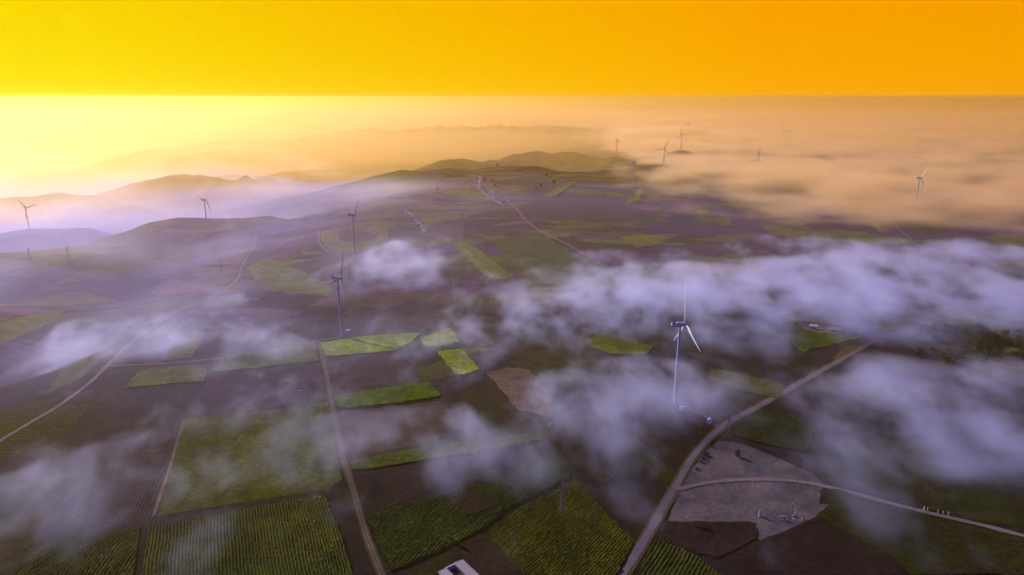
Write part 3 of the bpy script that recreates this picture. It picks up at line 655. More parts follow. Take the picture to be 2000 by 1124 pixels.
def turbine(loc, yaw, phase, label, blade=42.0, group="wind turbines", tilt=4.0, first=[]):
    """loc = foot; yaw = direction of the rotor axis (from nacelle to hub); phase of the first blade from straight up"""
    if not first:
        r = empty("wind_turbine", loc, label, "wind turbine", group, yaw)
        MB().lathe([(3.6, -1.5), (3.6, .12), (2.5, .45), (2.1, .45)], 32).build("foundation", M['padsoil'], r)
        MB().lathe([(1.85, .4), (1.8, 12), (1.65, 30), (1.45, 48), (1.27, 64), (1.1, HUB - 2.0)], 32).build("tower", M['white'], r, True)
        MB().box((0, -1.98, 2.0), (1.0, .3, 2.2), bev=.05).build("door", M['steel'], r)
        n = MB(); secs = []
        for x, w, h, z0 in ((-8.6, 2.6, 2.5, .35), (-8.2, 3.3, 3.3, .1), (-4, 3.6, 3.7, 0), (1.6, 3.6, 3.7, 0), (3.0, 3.0, 3.2, .1), (3.4, 2.4, 2.6, .1)):
            ring = []
            for k in range(20):
                a = 2 * math.pi * k / 20; cx, sx = math.cos(a), math.sin(a); e = .45
                ring.append((x, math.copysign(abs(cx) ** e, cx) * w / 2, HUB + z0 + math.copysign(abs(sx) ** e, sx) * h / 2))
            secs.append(ring)
        nac = n.hull(secs).build("nacelle", M['white'], r, True)
        MB().box((-6.9, 0, HUB + 2.35), (2.2, 3.0, 1.1), bev=.15).build("cooler", M['steel'], nac)
        MB().box((-1.5, .0, HUB + 2.05), (2.6, 1.8, .5), bev=.12).build("roof_hatch", M['white'], nac)
        MB().bar((-8.0, .9, HUB + 1.5), (-8.0, .9, HUB + 3.9), .09).bar((-8.3, .9, HUB + 3.7), (-7.7, .9, HUB + 3.7), .07).build("wind_mast", M['steel'], nac)
        h = MB().lathe([(1.55, 3.35), (1.75, 3.9), (1.75, 5.4), (1.35, 6.3), (.7, 6.9), (.1, 7.1)], 24, Matrix.Translation((0, 0, HUB)) @ Matrix.Rotation(math.pi / 2, 4, 'Y')).build("hub", M['white'], r, True)
        me = None
        for k in range(3):
            if me is None:
                o = blade_mesh(1.0 * 42).build("blade", M['white'], r, True); me = o.data
            else:
                o = bpy.data.objects.new("blade", me); COL.objects.link(o); o.parent = r
        first.append(r)
    else:
        r = copy_thing(first[0], loc, yaw, label, group)
    k = 0
    for ch in r.children:
        if ch.name.startswith("blade"):
            th = phase + k * 2 * math.pi / 3; k += 1
            ch.location = (4.7, 0, HUB); s_ = blade / 42
            ch.rotation_euler = (Matrix.Rotation(math.radians(-tilt), 4, 'Y') @ Matrix.Rotation(-th, 4, 'X')).to_euler(); ch.scale = (s_, s_, s_)
    return r
def build_turbines():
    T_ = []
    def near(base, top, yaw, ph, label, bl=42, tilt=4.0):
        f = foot_from(base, top); g = float(terrain(f[0:1], f[1:2])[0])
        turbine((f[0], f[1], f[2]), deg(yaw), deg(ph), label, bl, tilt=tilt); T_.append((f, g))
    near((1318, 786), (1330, 634), 6, 12, "nearest tall wind turbine standing in fog beside the paved road", tilt=0)
    near((667, 656), (661, 543), -6, 33, "dark wind turbine at the edge of the bright green field casting a long shadow", 43)
    near((693, 498), (689, 421), -9, 45, "wind turbine behind the round grass plot with a puff of fog at its foot")
    near((405.5, 448), (401, 391), 54, 84, "wind turbine on top of the domed hill at the left, dark against mist", 45)
    near((58, 452), (50, 406), -15, 81, "wind turbine on the leftmost hill with two blades raised in a wide V")
    near((1236, 364), (1239, 318), -24, 66, "pale wind turbine on a yellow strip with its blades in a narrow V")
    def far(px, py, d, yaw, ph, label, bl=42, g="distant wind turbines above the fog"):
        f = hub_to_foot(px, py, d)
        if d > 5500 or px == 1531:
            t = np.linspace(d * .6, d * 1.5, 400); r = ray(px, py); Q = np.outer(t / r[1], r); Q[:, 2] += CAM_H
            e = Q[:, 2] - HUB - terrain(Q[:, 0], Q[:, 1]); c = np.nonzero((e[:-1] > 0) & (e[1:] <= 0))[0]
            q = c[np.argmin(abs(t[c] - d))] if len(c) else np.argmin(abs(e)); f = Q[q] - [0, 0, HUB]; f[2] = terrain(f[0:1], f[1:2])[0]
        turbine(tuple(f), deg(yaw), deg(ph), label, bl, g)
    far(1298, 291, 2750, 80, -22, "dark wind turbine rising from fog with one blade leaning left and one level")
    far(1332, 262, 3500, 70, 17, "dark wind turbine in the fog between the level-bladed one and the topmost one")
    far(1345, 241, 5200, 70, -16, "small wind turbine in fog just behind and above two darker ones", 45)
    far(1205, 274, 3450, 30, 10, "wind turbine standing in mist at the right end of the small dark ridge")
    far(1481, 311, 2400, 85, -8, "lone wind turbine sunk in fog with a pale blade pointing straight right")
    far(1796, 348, 1780, 10, -32, "faint pale wind turbine almost lost in fog at the right")
    far(1531, 255, 4200, 70, 22, "wind turbine drowned in the fog sea with only a blade tip showing", 45)
    far(1126, 232, 6000, 60, 2, "distant wind turbine over the right end of the long mesa")
    far(1131, 220, 8500, 60, 5, "tiny wind turbine right above the mesa end turbine")
    far(1190, 219, 9500, 60, 0, "tiny wind turbine alone to the right of the mesa end pair")
    far(1014, 232, 5600, 60, 3, "largest of the distant wind turbines over the middle of the mesa")
    far(1059, 227, 7500, 60, 12, "left one of two small wind turbines between the mesa middle and its end")
    far(1076, 227, 7500, 60, 15, "right one of two small wind turbines between the mesa middle and its end")
    far(965, 230, 6600, 60, 6, "distant wind turbine over the mesa, right of the close pair")
    far(947, 227, 8000, 60, 2, "small wind turbine over the mesa, right one of a close pair")
    far(915, 227, 8200, 60, 2, "small wind turbine over the mesa, left one of a close pair")
    far(855, 235, 9500, 60, 4, "tiny wind turbine over the long mesa between two gaps")
    far(821, 231, 9500, 60, 4, "tiny faint wind turbine just right of the two dark mesa edge turbines")
    far(795, 240, 6900, 60, 4, "dark wind turbine on the mesa edge, right one of two")
    far(769, 244, 6900, 60, -4, "dark wind turbine on the mesa edge, left one of two")
    for px, py, d, lab in ((9, 207, 11000, "faintest wind turbine at the far left edge under the horizon"), (35, 206, 11000, "faint wind turbine second from the left edge under the horizon"),
                           (58, 207, 11000, "faint wind turbine third from the left edge under the horizon"), (161, 209, 9500, "faint wind turbine fourth from the left edge under the horizon"),
                           (255, 213, 9000, "faint wind turbine left of the pair above the misty low ridge"), (283, 208, 9500, "taller faint wind turbine above the misty low ridge"), (376, 219, 9500, "faint wind turbine farthest right in the bright misty left")):
        far(px, py, d, 60, random.uniform(-20, 20), lab)
    return T_
random.seed(3)
build_turbines()

# ------------------------------------------------------------------ poles, pylons, trees, houses and other small things
def gp(px, py): return on_ground([(px, py)])[0]
def size_at(p, px_len):      # metres spanned by a length in photo pixels at a point
    return px_len * math.hypot(p[0], p[1]) * .98 / FPX
def pole(px, py, h, label, group="thin utility poles by the road"):
    p = gp(px, py); r = empty("utility_pole", tuple(p), label, "utility pole", group)
    MB().lathe([(.17, -.5), (.11, h)], 8).build("post", M['dark'], r)
    MB().box((0, 0, h - .7), (1.9, .12, .14), Matrix.Rotation(.6, 4, 'Z')).build("crossarm", M['dark'], r)
    m = MB()
    for q in (-.8, .8): m.lathe([(.07, h - .63), (.09, h - .5), (.05, h - .35)], 6, Matrix.Translation((q * math.cos(.6), q * math.sin(.6), 0)))
    m.build("insulator", M['stone'], r)
def h_frame(px, py, h, rz, label):
    p = gp(px, py); r = empty("power_pole_pair", tuple(p), label, "power pole", "twin pole power supports", rz)
    for sx in (-1.7, 1.7): MB().lathe([(.20, -.5), (.15, h)], 8, Matrix.Translation((sx, 0, 0))).build("post", M['dark'], r)
    MB().box((0, 0, h - 1.6), (7.4, .18, .22)).build("crossarm", M['stone'], r)
    for sx in (-3.4, 0, 3.4): MB().lathe([(.09, h - 2.7), (.13, h - 2.4), (.09, h - 1.7)], 8, Matrix.Translation((sx, 0, 0))).build("insulator", M['stone'], r)
def pylon(px, py, h, rz, label, group="lattice power pylons"):
    p = gp(px, py); r = empty("power_pylon", tuple(p), label, "power pylon", group, rz)
    m = MB(); w0, w1 = h * .105, h * .028; zs = [0, .18, .34, .48, .60, .70, .80, .90, 1.0]
    wd = lambda t: (w0 + (w1 - w0) * min(1, t / .7))
    th = .07 + h * .0012
    C_ = [(1, 1), (-1, 1), (-1, -1), (1, -1)]
    for a, b in zip(zs[:-1], zs[1:]):
        for k in range(4):
            c, d = C_[k], C_[(k + 1) % 4]; wa, wb = wd(a), wd(b)
            m.bar((c[0] * wa, c[1] * wa, a * h - (.5 if a == 0 else 0)), (c[0] * wb, c[1] * wb, b * h), th, 4)
            m.bar((c[0] * wa, c[1] * wa, a * h), (d[0] * wb, d[1] * wb, b * h), th * .6, 4)
            m.bar((d[0] * wa, d[1] * wa, a * h), (c[0] * wb, c[1] * wb, b * h), th * .6, 4)
            m.bar((c[0] * wb, c[1] * wb, b * h), (d[0] * wb, d[1] * wb, b * h), th * .6, 4)
    m.build("lattice_tower", M['steel'], r)
    for t, L_ in ((.72, .20), (.84, .155), (.95, .11)):
        a = MB(); z = t * h; L2 = L_ * h
        for s_ in (-1, 1):
            a.bar((0, 0, z + h * .02), (s_ * L2, 0, z), th * .8, 4).bar((0, 0, z - h * .012), (s_ * L2, 0, z), th * .8, 4)
        arm = a.build("crossarm", M['steel'], r)
        i_ = MB()
        for s_ in (-1, 1): i_.lathe([(.1, z - h * .055), (.14, z - h * .03), (.06, z)], 6, Matrix.Translation((s_ * L2, 0, 0)))
        i_.build("insulator", M['stone'], arm)
for q in ((1331, 904, 9, "second utility pole left of the paved road bend, beside a taller one"), (1350, 890, 9, "utility pole in dark soil nearest the left edge of the road bend"), (1364, 854, 10, "utility pole in the dark field below the turbine access track"),
          (1254, 1032, 13, "utility pole between the yellow green corn and the paved road"), (1198, 1120, 13, "utility pole at the bottom corner of the yellow green corn"), (1473, 955, 7, "utility pole on the pale gravel just below the dirt road"),
          (1557, 945, 7, "utility pole where the dirt road leaves the gravel yard"), (1704, 977, 7, "utility pole on the upper side of the long dirt road at the right")): pole(*q)
h_frame(561, 775, 19, -.15, "twin wooden power pole standing in the purple ploughed field")
h_frame(587, 795, 19, -.15, "twin wooden power pole at the top edge of the grassy field")
pylon(1421, 856, 22, .6, "dark lattice power pylon at the side of the paved road")
pylon(1098, 1004, 25, .4, "foggy lattice power pylon standing in the yellow green corn")
pylon(60, 514, 30, .3, "lattice power pylon on the far left slope, left one of two")
pylon(136, 516, 36, .3, "lattice power pylon on the far left slope, right one of two")
pylon(433, 531, 22, .3, "small lattice power pylon beside the tan strip near the winding dirt road")
pylon(683, 556, 26, .3, "lattice power pylon right of the dark turbine in the purple field")
pylon(880, 567, 20, .3, "lattice power pylon above the fog bank in the middle")
pylon(678, 636, 20, .3, "thin lattice power pylon just right of the dark turbine tower")
pylon(838, 657, 16, .3, "lattice power pylon beside the small bright green field")

def tree(p, h, label=None, group=None, seed=0, name="tree", cat="tree"):
    rd = random.Random(seed); r = empty(name, tuple(p), label, cat, group)
    t = MB().lathe([(h * .035, -.3), (h * .026, h * .3), (h * .012, h * .7)], 7)
    for k in range(5):
        a = rd.uniform(0, 6.3); z = h * rd.uniform(.25, .5); t.bar((0, 0, z), (math.cos(a) * h * .22, math.sin(a) * h * .22, z + h * .2), h * .009, 5)
    t.build("trunk", M['bark'], r)
    lobes = [(rd.gauss(0, .16) * h, rd.gauss(0, .16) * h, h * rd.uniform(.24, .86), h * rd.uniform(.15, .24)) for _ in range(11)]
    V = []; 
    for x, y, z, rr in lobes:
        for _ in range(46):
            v = Vector((rd.gauss(0, 1), rd.gauss(0, 1), rd.gauss(0, 1))).normalized() * rr * rd.uniform(.55, 1.12)
            c = Vector((x, y, z)) + v; q = h * rd.uniform(.035, .07)
            u = Vector((rd.gauss(0, 1), rd.gauss(0, 1), rd.gauss(0, 1))).normalized(); w = u.orthogonal().normalized(); x2 = u.cross(w)
            V += [c + w * q, c + x2 * q * .7, c - w * q, c - x2 * q * .7]
    V = np.array([tuple(v) for v in V]); link("crown", mesh_np("crown", V, np.arange(len(V)).reshape(-1, 4)), [M['leaf']], r)
    return r
def shrub(p, h, label, group, seed):
    rd = random.Random(seed); r = empty("shrub", tuple(p), label, "shrub", group)
    t = MB()
    for k in range(5):
        a = rd.uniform(0, 6.3); t.bar((0, 0, -.2), (math.cos(a) * h * .3, math.sin(a) * h * .3, h * .6), h * .03, 4)
    t.build("stem", M['bark'], r); V = []
    for _ in range(170):
        v = Vector((rd.gauss(0, .38), rd.gauss(0, .38), rd.uniform(.1, 1))) * h; q = h * rd.uniform(.06, .13)
        u = Vector((rd.gauss(0, 1), rd.gauss(0, 1), rd.gauss(0, 1))).normalized(); w = u.orthogonal().normalized(); x2 = u.cross(w)
        V += [v + w * q, v + x2 * q, v - w * q, v - x2 * q]
    V = np.array([tuple(v) for v in V]); link("foliage", mesh_np("foliage", V, np.arange(len(V)).reshape(-1, 4)), [M['leaf']], r)
tree(gp(1440, 893), 6.5, "lone dark tree on the gravel ground right of the road bend", None, 11)
for i, (x, y, h, lab) in enumerate(((971, 326, 15, "round tree alone on the crest of the low hill"), (1034, 330, 11, "small tree on the shoulder of the low hill crest"), (1047, 336, 11, "tree partway down the right side of the low hill"),
        (1067.5, 345, 12, "tree in the saddle between two low hills"), (1081, 361, 17, "large round tree on the slope right of the saddle"), (1056, 367, 16, "double crowned tree beside the pale track end"), (1047, 370, 11, "smaller tree left of the double crowned one"),
        (946.5, 353, 13, "tall tree just right of the village street top"), (962, 356, 10, "tree on the hillside right of the upper village street"), (968, 366, 12, "tree above the middle of the village"), (1077, 349, 9, "faint small tree above the large round one"), (854, 374, 13, "dark tree at the foot of the left low hill"))):
    tree(gp(x, y), h, lab, "trees around the low hills", 20 + i)
sg = "shrubs along the paved road"
for i, (x, y, h, lab) in enumerate(((1378, 890, 4.0, "largest rounded shrub below the road bend"), (1390, 867, 2.2, "shrub at the road edge just above the bend"), (1389, 873, 2.4, "shrub directly under the topmost bend shrub"), (1393, 863, 1.8, "topmost little shrub of the bend row"),
        (1373, 897, 2.6, "narrow shrub between road and gravel under the largest one"), (1369, 904, 2.4, "shrub low on the verge beside pale gravel"), (1360, 918, 2.0, "lowest shrub of the verge row"))):
    shrub(gp(x, y), h, lab, sg, 40 + i)
for i in range(7):
    x = 1655 - i * 3.4; y = 713 + i * 2.2
    shrub(gp(x + 3, y + 2), 2.4, "one of the evenly spaced small shrubs on the upper road verge", "evenly spaced verge shrubs on the upper road", 60 + i)
def woods():
    rd = random.Random(5); V = []
    pts = []
    for _ in range(420):
        px = rd.uniform(1790, 2120); py = rd.uniform(640, 712) + (px - 1800) * .05
        if abs(py - (672 + (px - 1790) * .24)) < 9: continue
        if pnoise(px / 40, py / 20, 3.) < -.12: continue
        pts.append((px, py))
    G = on_ground(pts)
    for p in G:
        h = rd.uniform(5, 10)
        for _ in range(70):
            v = Vector((rd.gauss(0, .26), rd.gauss(0, .26), rd.uniform(.1, 1))) * h; q = h * rd.uniform(.06, .13)
            u = Vector((rd.gauss(0, 1), rd.gauss(0, 1), rd.gauss(0, 1))).normalized(); w = u.orthogonal().normalized(); x2 = u.cross(w)
            v = v + Vector(p)
            V += [v + w * q, v + x2 * q, v - w * q, v - x2 * q]
    V = np.array([tuple(v) for v in V])
    link("woods", mesh_np("woods", V, np.arange(len(V)).reshape(-1, 4)), [M['leaf']], kind="stuff", label="dark scattered woods under fog at the right", category="woods")
woods()

def house(p, w, d, h, rz, roofm, label, group, wallm=None, proto={}):
    key = (roofm, wallm)
    if key not in proto:
        r = empty("house", tuple(p), label, "house", group, rz)
        MB().box((0, 0, 1.3), (10, 6, 3.4)).build("wall", wallm or M['wall'], r)
        m = MB(); prof = [(-3.5, 2.9), (0, 4.9), (3.5, 2.9), (3.5, 3.1), (0, 5.15), (-3.5, 3.1)]
        m.hull([[(x, y, z) for y, z in prof] for x in (-5.4, 5.4)]).build("roof", roofm, r)
        MB().box((0, -3.02, 1.1), (1.0, .08, 2.1)).build("door", M['dark'], r)
        for x in (-3.2, 3.2): MB().box((x, -3.02, 1.6), (1.5, .08, 1.2)).build("window", M['glass'], r)
        proto[key] = r
    else: r = copy_thing(proto[key], tuple(p), rz, label, group)
    r.scale = (w / 10, d / 6, h / 4)
    return r
def village():
    rd = random.Random(9)
    def row(path, n, spread, label, group, s=1.0):
        for k in range(n):
            t = rd.random() * (len(path) - 1); i = int(t); f = t - i
            x = path[i][0] + (path[i + 1][0] - path[i][0]) * f; y = path[i][1] + (path[i + 1][1] - path[i][1]) * f
            x += rd.choice((-1, 1)) * rd.uniform(.5, 1) * spread; y += rd.uniform(-.4, .4) * spread * .5
            p = gp(x, y); house(p, rd.uniform(8, 15) * s, rd.uniform(5, 7) * s, rd.uniform(2.8, 3.8) * s, rd.choice((0, 0, .3, -.4, 1.57)) + rd.uniform(-.15, .15), rd.choice((M['roof'], M['roofpale'], M['roofpale'])), label, group, rd.choice((M['wall'], M['stone'])))
    row([(912, 342), (928, 347), (937, 356), (934, 366)], 14, 7, "small pale house of the upper village beside its straight street", "houses of the upper village")
    row([(915, 368), (935, 369), (950, 373), (962, 380), (985, 377)], 26, 5, "small pale house of the crowded village centre below the hill", "houses of the village centre")
    row([(955, 383), (965, 388), (980, 396), (985, 400)], 12, 4, "small pale house at the village end where the road begins", "houses at the village end")
    row([(784, 402), (800, 418), (812, 433), (824, 447), (829, 456)], 24, 6, "small pale house of the hamlet strung along a curved street", "houses of the hamlet street")
    row([(300, 388), (345, 392), (370, 380)], 0, 6, "", "")
village()
house(gp(776, 386), 60, 10, 4.5, .2, M['roofpale'], "long white roofed building alone at the upper end of the hamlet", None, M['stone'])
hg = "buildings of the walled roadside yard"
for x, y, w, d, h, rz, rf, lab in ((1588, 641, 9, 6, 4, -.3, M['stone'], "pale blue square building in the middle of the roadside yard"), (1631, 647, 12, 7, 4, -.3, M['roof'], "grey roofed building at the right end of the roadside yard"),
                                   (1567, 637, 8, 4, 3, -.3, M['roof'], "low grey building at the top left of the roadside yard"), (1602, 646, 10, 4, 3, -.5, M['roof'], "narrow dark roofed building beside the pale yard surface")):
    house(gp(x, y), w, d, h, rz, rf, lab, hg, M['wall'])
field("yard_ground", [(1556, 636), (1572, 632), (1640, 644), (1645, 650), (1622, 654), (1600, 653), (1570, 644)], (.16, .085, .06), (.10, .06, .05), off=.9)
field("yard_ground", [(1596, 641), (1624, 645), (1618, 652), (1603, 650)], (.22, .15, .13), off=1.3)

def kiosk(px, py, w, label, rz=.4, s=1.0):
    r = empty("transformer_kiosk", tuple(gp(px, py)), label, "transformer kiosk", None, rz)
    MB().box((0, 0, .2), (w + .8, 3.2, .6)).build("plinth", M['concrete'], r)
    MB().box((0, 0, 1.75), (w, 2.4, 2.4), bev=.06).build("cabinet", M['white'], r)
    m = MB().hull([[(x, -1.4, 2.98), (x, 1.4, 2.98), (x, 1.4, 3.08), (x, 0, 3.35), (x, -1.4, 3.08)] for x in (-w / 2 - .2, w / 2 + .2)]); m.build("roof", M['stone'], r)
    for x in (-w / 4, w / 4): MB().box((x, -1.22, 1.7), (w * .38, .05, 1.9)).build("door", M['steel'], r)
    r.scale = (s,) * 3
kiosk(680, 650, 4.2, "white transformer kiosk right of the dark turbine's foot", .3, 1.25)
kiosk(1332, 800, 4.0, "pale transformer kiosk just below the nearest turbine's foot", .3, 1.0)
r = house(gp(1386, 826), 4.6, 3.4, 3.6, 1.0, M['stone'], "small bright white shed beside the turbine access track", None, M['white'])
r.name = "shed"; r['category'] = "shed"
def haystack():
    p = gp(1077, 832); r = empty("haystack", tuple(p), "round dark haystack alone in the brown field under fog", "haystack")
    m = MB().lathe([(2.9, -.2), (3.1, .8), (2.7, 1.9), (1.7, 2.9), (.4, 3.5)], 18)
    for v in m.bm.verts: v.co += Vector((random.uniform(-.2, .2), random.uniform(-.2, .2), random.uniform(-.12, .12)))
    m.build("straw_mound", M['straw'], r, True)
    m = MB()
    for k in range(14):
        a = random.uniform(0, 6.3); m.bar((math.cos(a) * 2.6, math.sin(a) * 2.6, .1), (math.cos(a) * 3.5, math.sin(a) * 3.5, -.05), .1, 5)
    m.build("loose_straw", M['straw'], r)
haystack()
def mound(px, py, s_, label):
    r = empty("burial_mound", tuple(gp(px, py)), label, "burial mound", "burial mounds in the dark field", random.uniform(0, 3)); 
    m = MB().lathe([(1.7, -.2), (1.6, .3), (1.2, 1.0), (.5, 1.5), (.1, 1.65)], 16)
    for v in m.bm.verts: v.co += Vector((random.uniform(-.1, .1), random.uniform(-.1, .1), random.uniform(-.05, .05)))
    m.build("earth_mound", M['soil'], r, True); MB().box((-1.75, 0, .45), (.18, .8, 1.1), bev=.04).build("headstone", M['stone'], r); r.scale = (s_,) * 3
for x, y, s_, lab in ((1171, 927, 1.0, "leftmost burial mound with a pale headstone"), (1189, 925, 1.1, "burial mound behind the middle one of its cluster"), (1192, 929, 1.2, "burial mound in front with a bright stone, middle of the cluster"),
                      (1203, 922, .9, "upper one of the two rightmost burial mounds"), (1206, 926, .9, "lower one of the two rightmost burial mounds")): mound(x, y, s_, lab)
# the gravel square: stele, frame, ring with a mast, small post
def monument():
    p = gp(1483, 1009); r = empty("stone_stele", tuple(p), "upright pale stone stele casting a shadow on the gravel", "stele", None, .5)
    MB().box((0, 0, .15), (2.0, 1.6, .7), bev=.05).build("base", M['concrete'], r)
    MB().hull([[(-.75 * a, -.28 * a, z), (.75 * a, -.28 * a, z), (.75 * a, .28 * a, z), (-.75 * a, .28 * a, z)] for z, a in ((.5, 1.0), (4.0, .9), (4.5, .55))]).build("slab", M['stone'], r)
    MB().box((0, -.29, 2.4), (.8, .04, 2.4)).build("panel", M['concrete'], r)
    p = gp(1529, 1016); r = empty("metal_frame_arch", tuple(p), "low pale metal frame with a curved top left of the mast ring", "frame", None, -.15)
    for x in (-2.6, 2.6): MB().bar((x, 0, -.3), (x, 0, 2.6), .14, 8).build("post", M['stone'], r)
    m = MB(); pr = None
    for k in range(13):
        a = math.pi * k / 12; q = (-2.6 * math.cos(a) - .0, 0, 2.6 + 1.0 * math.sin(a))
        if pr: m.bar(pr, q, .15, 8)
        pr = q
    m.build("curved_top", M['stone'], r)
    MB().bar((-2.6, 0, .25), (2.6, 0, .25), .1, 8).bar((-4.6, 0, 2.55), (2.6, 0, 2.55), .1, 8).build("rail", M['stone'], r)
    MB().box((1.3, 0, 1.3), (1.7, .08, 1.6)).build("panel", M['steel'], r)
    p = gp(1553, 1008); r = empty("ring_mast", tuple(p), "pale mast standing at an open curved ring on the gravel", "monument", None, 0)
    MB().lathe([(.32, -.3), (.26, 5.6)], 12).build("mast", M['stone'], r)
    m = MB(); pr = None
    for k in range(27):
        a = -1.1 + 4.9 * k / 26; q = (3.2 * math.cos(a), -3.4 + 3.6 * math.sin(a), .75 + .45 * math.sin(k * .5))
        if pr: m.bar(pr, q, .16, 8)
        pr = q
    m.build("ring", M['concrete'], r)
    m = MB()
    for k in (0, 6, 12, 18, 26):
        a = -1.1 + 4.9 * k / 26; m.bar((3.2 * math.cos(a), -3.4 + 3.6 * math.sin(a), -.3), (3.2 * math.cos(a), -3.4 + 3.6 * math.sin(a), .75 + .45 * math.sin(k * .5)), .12, 6)
    m.build("ring_support", M['concrete'], r)
    p = gp(1547, 991); r = empty("marker_post", tuple(p), "small dark post with a white cap behind the mast ring", "post")
    MB().lathe([(.35, -.3), (.3, 2.2)], 10).build("shaft", M['dark'], r); MB().lathe([(.34, 2.2), (.38, 2.5), (.3, 3.0), (.05, 3.2)], 10).build("cap", M['stone'], r)
monument()
for i, (x, y, h, w, lab) in enumerate(((1804.5, 997, 3.0, .5, "broad white gate post on the dirt road, leftmost of its row"), (1811.5, 997, 2.4, .3, "short thin post beside the broad white one"), (1831.5, 1002, 2.6, .3, "middle post of the row above the dirt road"),
                                (1841.5, 1004, 2.4, .3, "second post from the right in the row above the dirt road"), (1851.5, 1007, 2.9, .35, "rightmost pale post of the row above the dirt road"))):
    p = gp(x, y); r = empty("stone_post", tuple(p), lab, "post", "pale posts by the dirt road", .3)
    MB().box((0, 0, h / 2 - .2), (w, w, h), bev=.04).build("shaft", M['stone'], r)
    MB().hull([[(-w * .62, -w * .62, h - .3), (w * .62, -w * .62, h - .3), (w * .62, w * .62, h - .3), (-w * .62, w * .62, h - .3)], [(-w * .62, -w * .62, h - .1), (w * .62, -w * .62, h - .1), (w * .62, w * .62, h - .1), (-w * .62, w * .62, h - .1)], [(-.05, -.05, h + .12), (.05, -.05, h + .12), (.05, .05, h + .12), (-.05, .05, h + .12)]]).build("cap", M['stone'], r)
def farm():
    """U-shaped farm building round a dark sunken court, cut by the lower edge of the picture"""
    A, B = on_ground([(856, 1124), (904, 1101)]); p = (A + B) / 2
    d = B - A; rz = math.atan2(d[1], d[0]); L_ = math.hypot(d[0], d[1])
    r = empty("farm_building", (float(A[0]), float(A[1]), float(A[2])), "pale roofed farm building round a dark open court at the bottom edge", "farm building", None, rz)
    W = L_; wl = W * .30; wr = W * .36; D = 34.0
    MB().box((wl / 2, -D / 2, 1.1), (wl - .4, D - .4, 2.6)).box((W - wr / 2, -D / 2, 1.1), (wr - .4, D - .4, 2.6)).build("wall", M['wall'], r)
    def rf(x0, x1, y0, y1, z0, z1):
        m = MB(); n = 40
        for k in range(n):
            ya = y0 + (y1 - y0) * k / n; yb = y0 + (y1 - y0) * (k + 1) / n - .03; e = .05 * (k % 2)
            m.hull([[(x0, ya, z0 + e), (x0, yb, z0 + e), (x0, yb, z0 + .14 + e), (x0, ya, z0 + .14 + e)], [(x1, ya, z1 + e), (x1, yb, z1 + e), (x1, yb, z1 + .14 + e), (x1, ya, z1 + .14 + e)]])
        return m.build("roof", M['roofpale'], r)
    rf(-.3, wl + .2, -D, -.2, 2.6, 2.9); rf(W - wr - .2, W + .3, -D, .5, 3.1, 2.6)
    MB().box((W * .47, -.5, 1.6), (W * .36, .6, 3.4)).build("back_wall", M['stone'], r)
    MB().box((W * .47, -D / 2, .12), (W * .34, D - 1.5, .2)).build("court_floor", M['soil'], r)
    MB().box((W - wr - .05, -3, 1.2), (.2, 1.1, 2.0)).build("door", M['dark'], r)
    for y in (-7, -12, -17): MB().box((W - wr - .05, y, 1.6), (.2, 1.4, 1.0)).build("window", M['glass'], r)
farm()
def sacks():
    rd = random.Random(4); first = None
    for px, py in ((585, 982), (614, 978), (617, 975), (625, 976), (643, 990), (643, 1003), (615, 1024), (648, 1073), (636, 1110), (628, 1098), (644, 1114), (613, 1042)):
        p = gp(px, py); p[2] += 2.1
        if first is None:
            m = MB().lathe([(.28, 0), (.38, .25), (.30, .6), (.12, .72), (.16, .85)], 9)
            for v in m.bm.verts: v.co += Vector((rd.uniform(-.05, .05), rd.uniform(-.05, .05), 0))
            first = m.build("white_sack", M['stone'], None, True, label="tiny white sack among the corn rows left of the wheel track", category="sack", group="white sacks dotted over the corn")
            first.location = p
        else:
            o = first.copy(); COL.objects.link(o); o.location = p; o.rotation_euler.z = rd.uniform(0, 6)
sacks()

# ------------------------------------------------------------------ haze and fog
def volume_mat(name, color, density, aniso, attr=False):
    m = bpy.data.materials.new(name); m.use_nodes = True; nt = m.node_tree; nt.nodes.clear()
    o = nt.nodes.new('ShaderNodeOutputMaterial'); v = nt.nodes.new('ShaderNodeVolumePrincipled'); nt.links.new(v.outputs[0], o.inputs['Volume'])
    v.inputs['Color'].default_value = (*color, 1); v.inputs['Anisotropy'].default_value = aniso
    v.inputs['Density'].default_value = density
    v.inputs['Density Attribute'].default_value = 'density' if attr else ''
    return m
def box(name, lo, hi, mat):
    x0, y0, z0 = lo; x1, y1, z1 = hi
    V = [(x, y, z) for z in (z0, z1) for y in (y0, y1) for x in (x0, x1)]
    Fq = [(0, 2, 3, 1), (4, 5, 7, 6), (0, 1, 5, 4), (2, 6, 7, 3), (0, 4, 6, 2), (1, 3, 7, 5)]
    return link(name, mesh_np(name, V, Fq), [mat], kind="stuff")
HAZE_D = 1 / 15000
box("haze", (-44000, -3000, ZMIN - 1), (44000, 48000, CAM_H + 12), volume_mat("haze_air", (1, .72, .15), HAZE_D, .65))

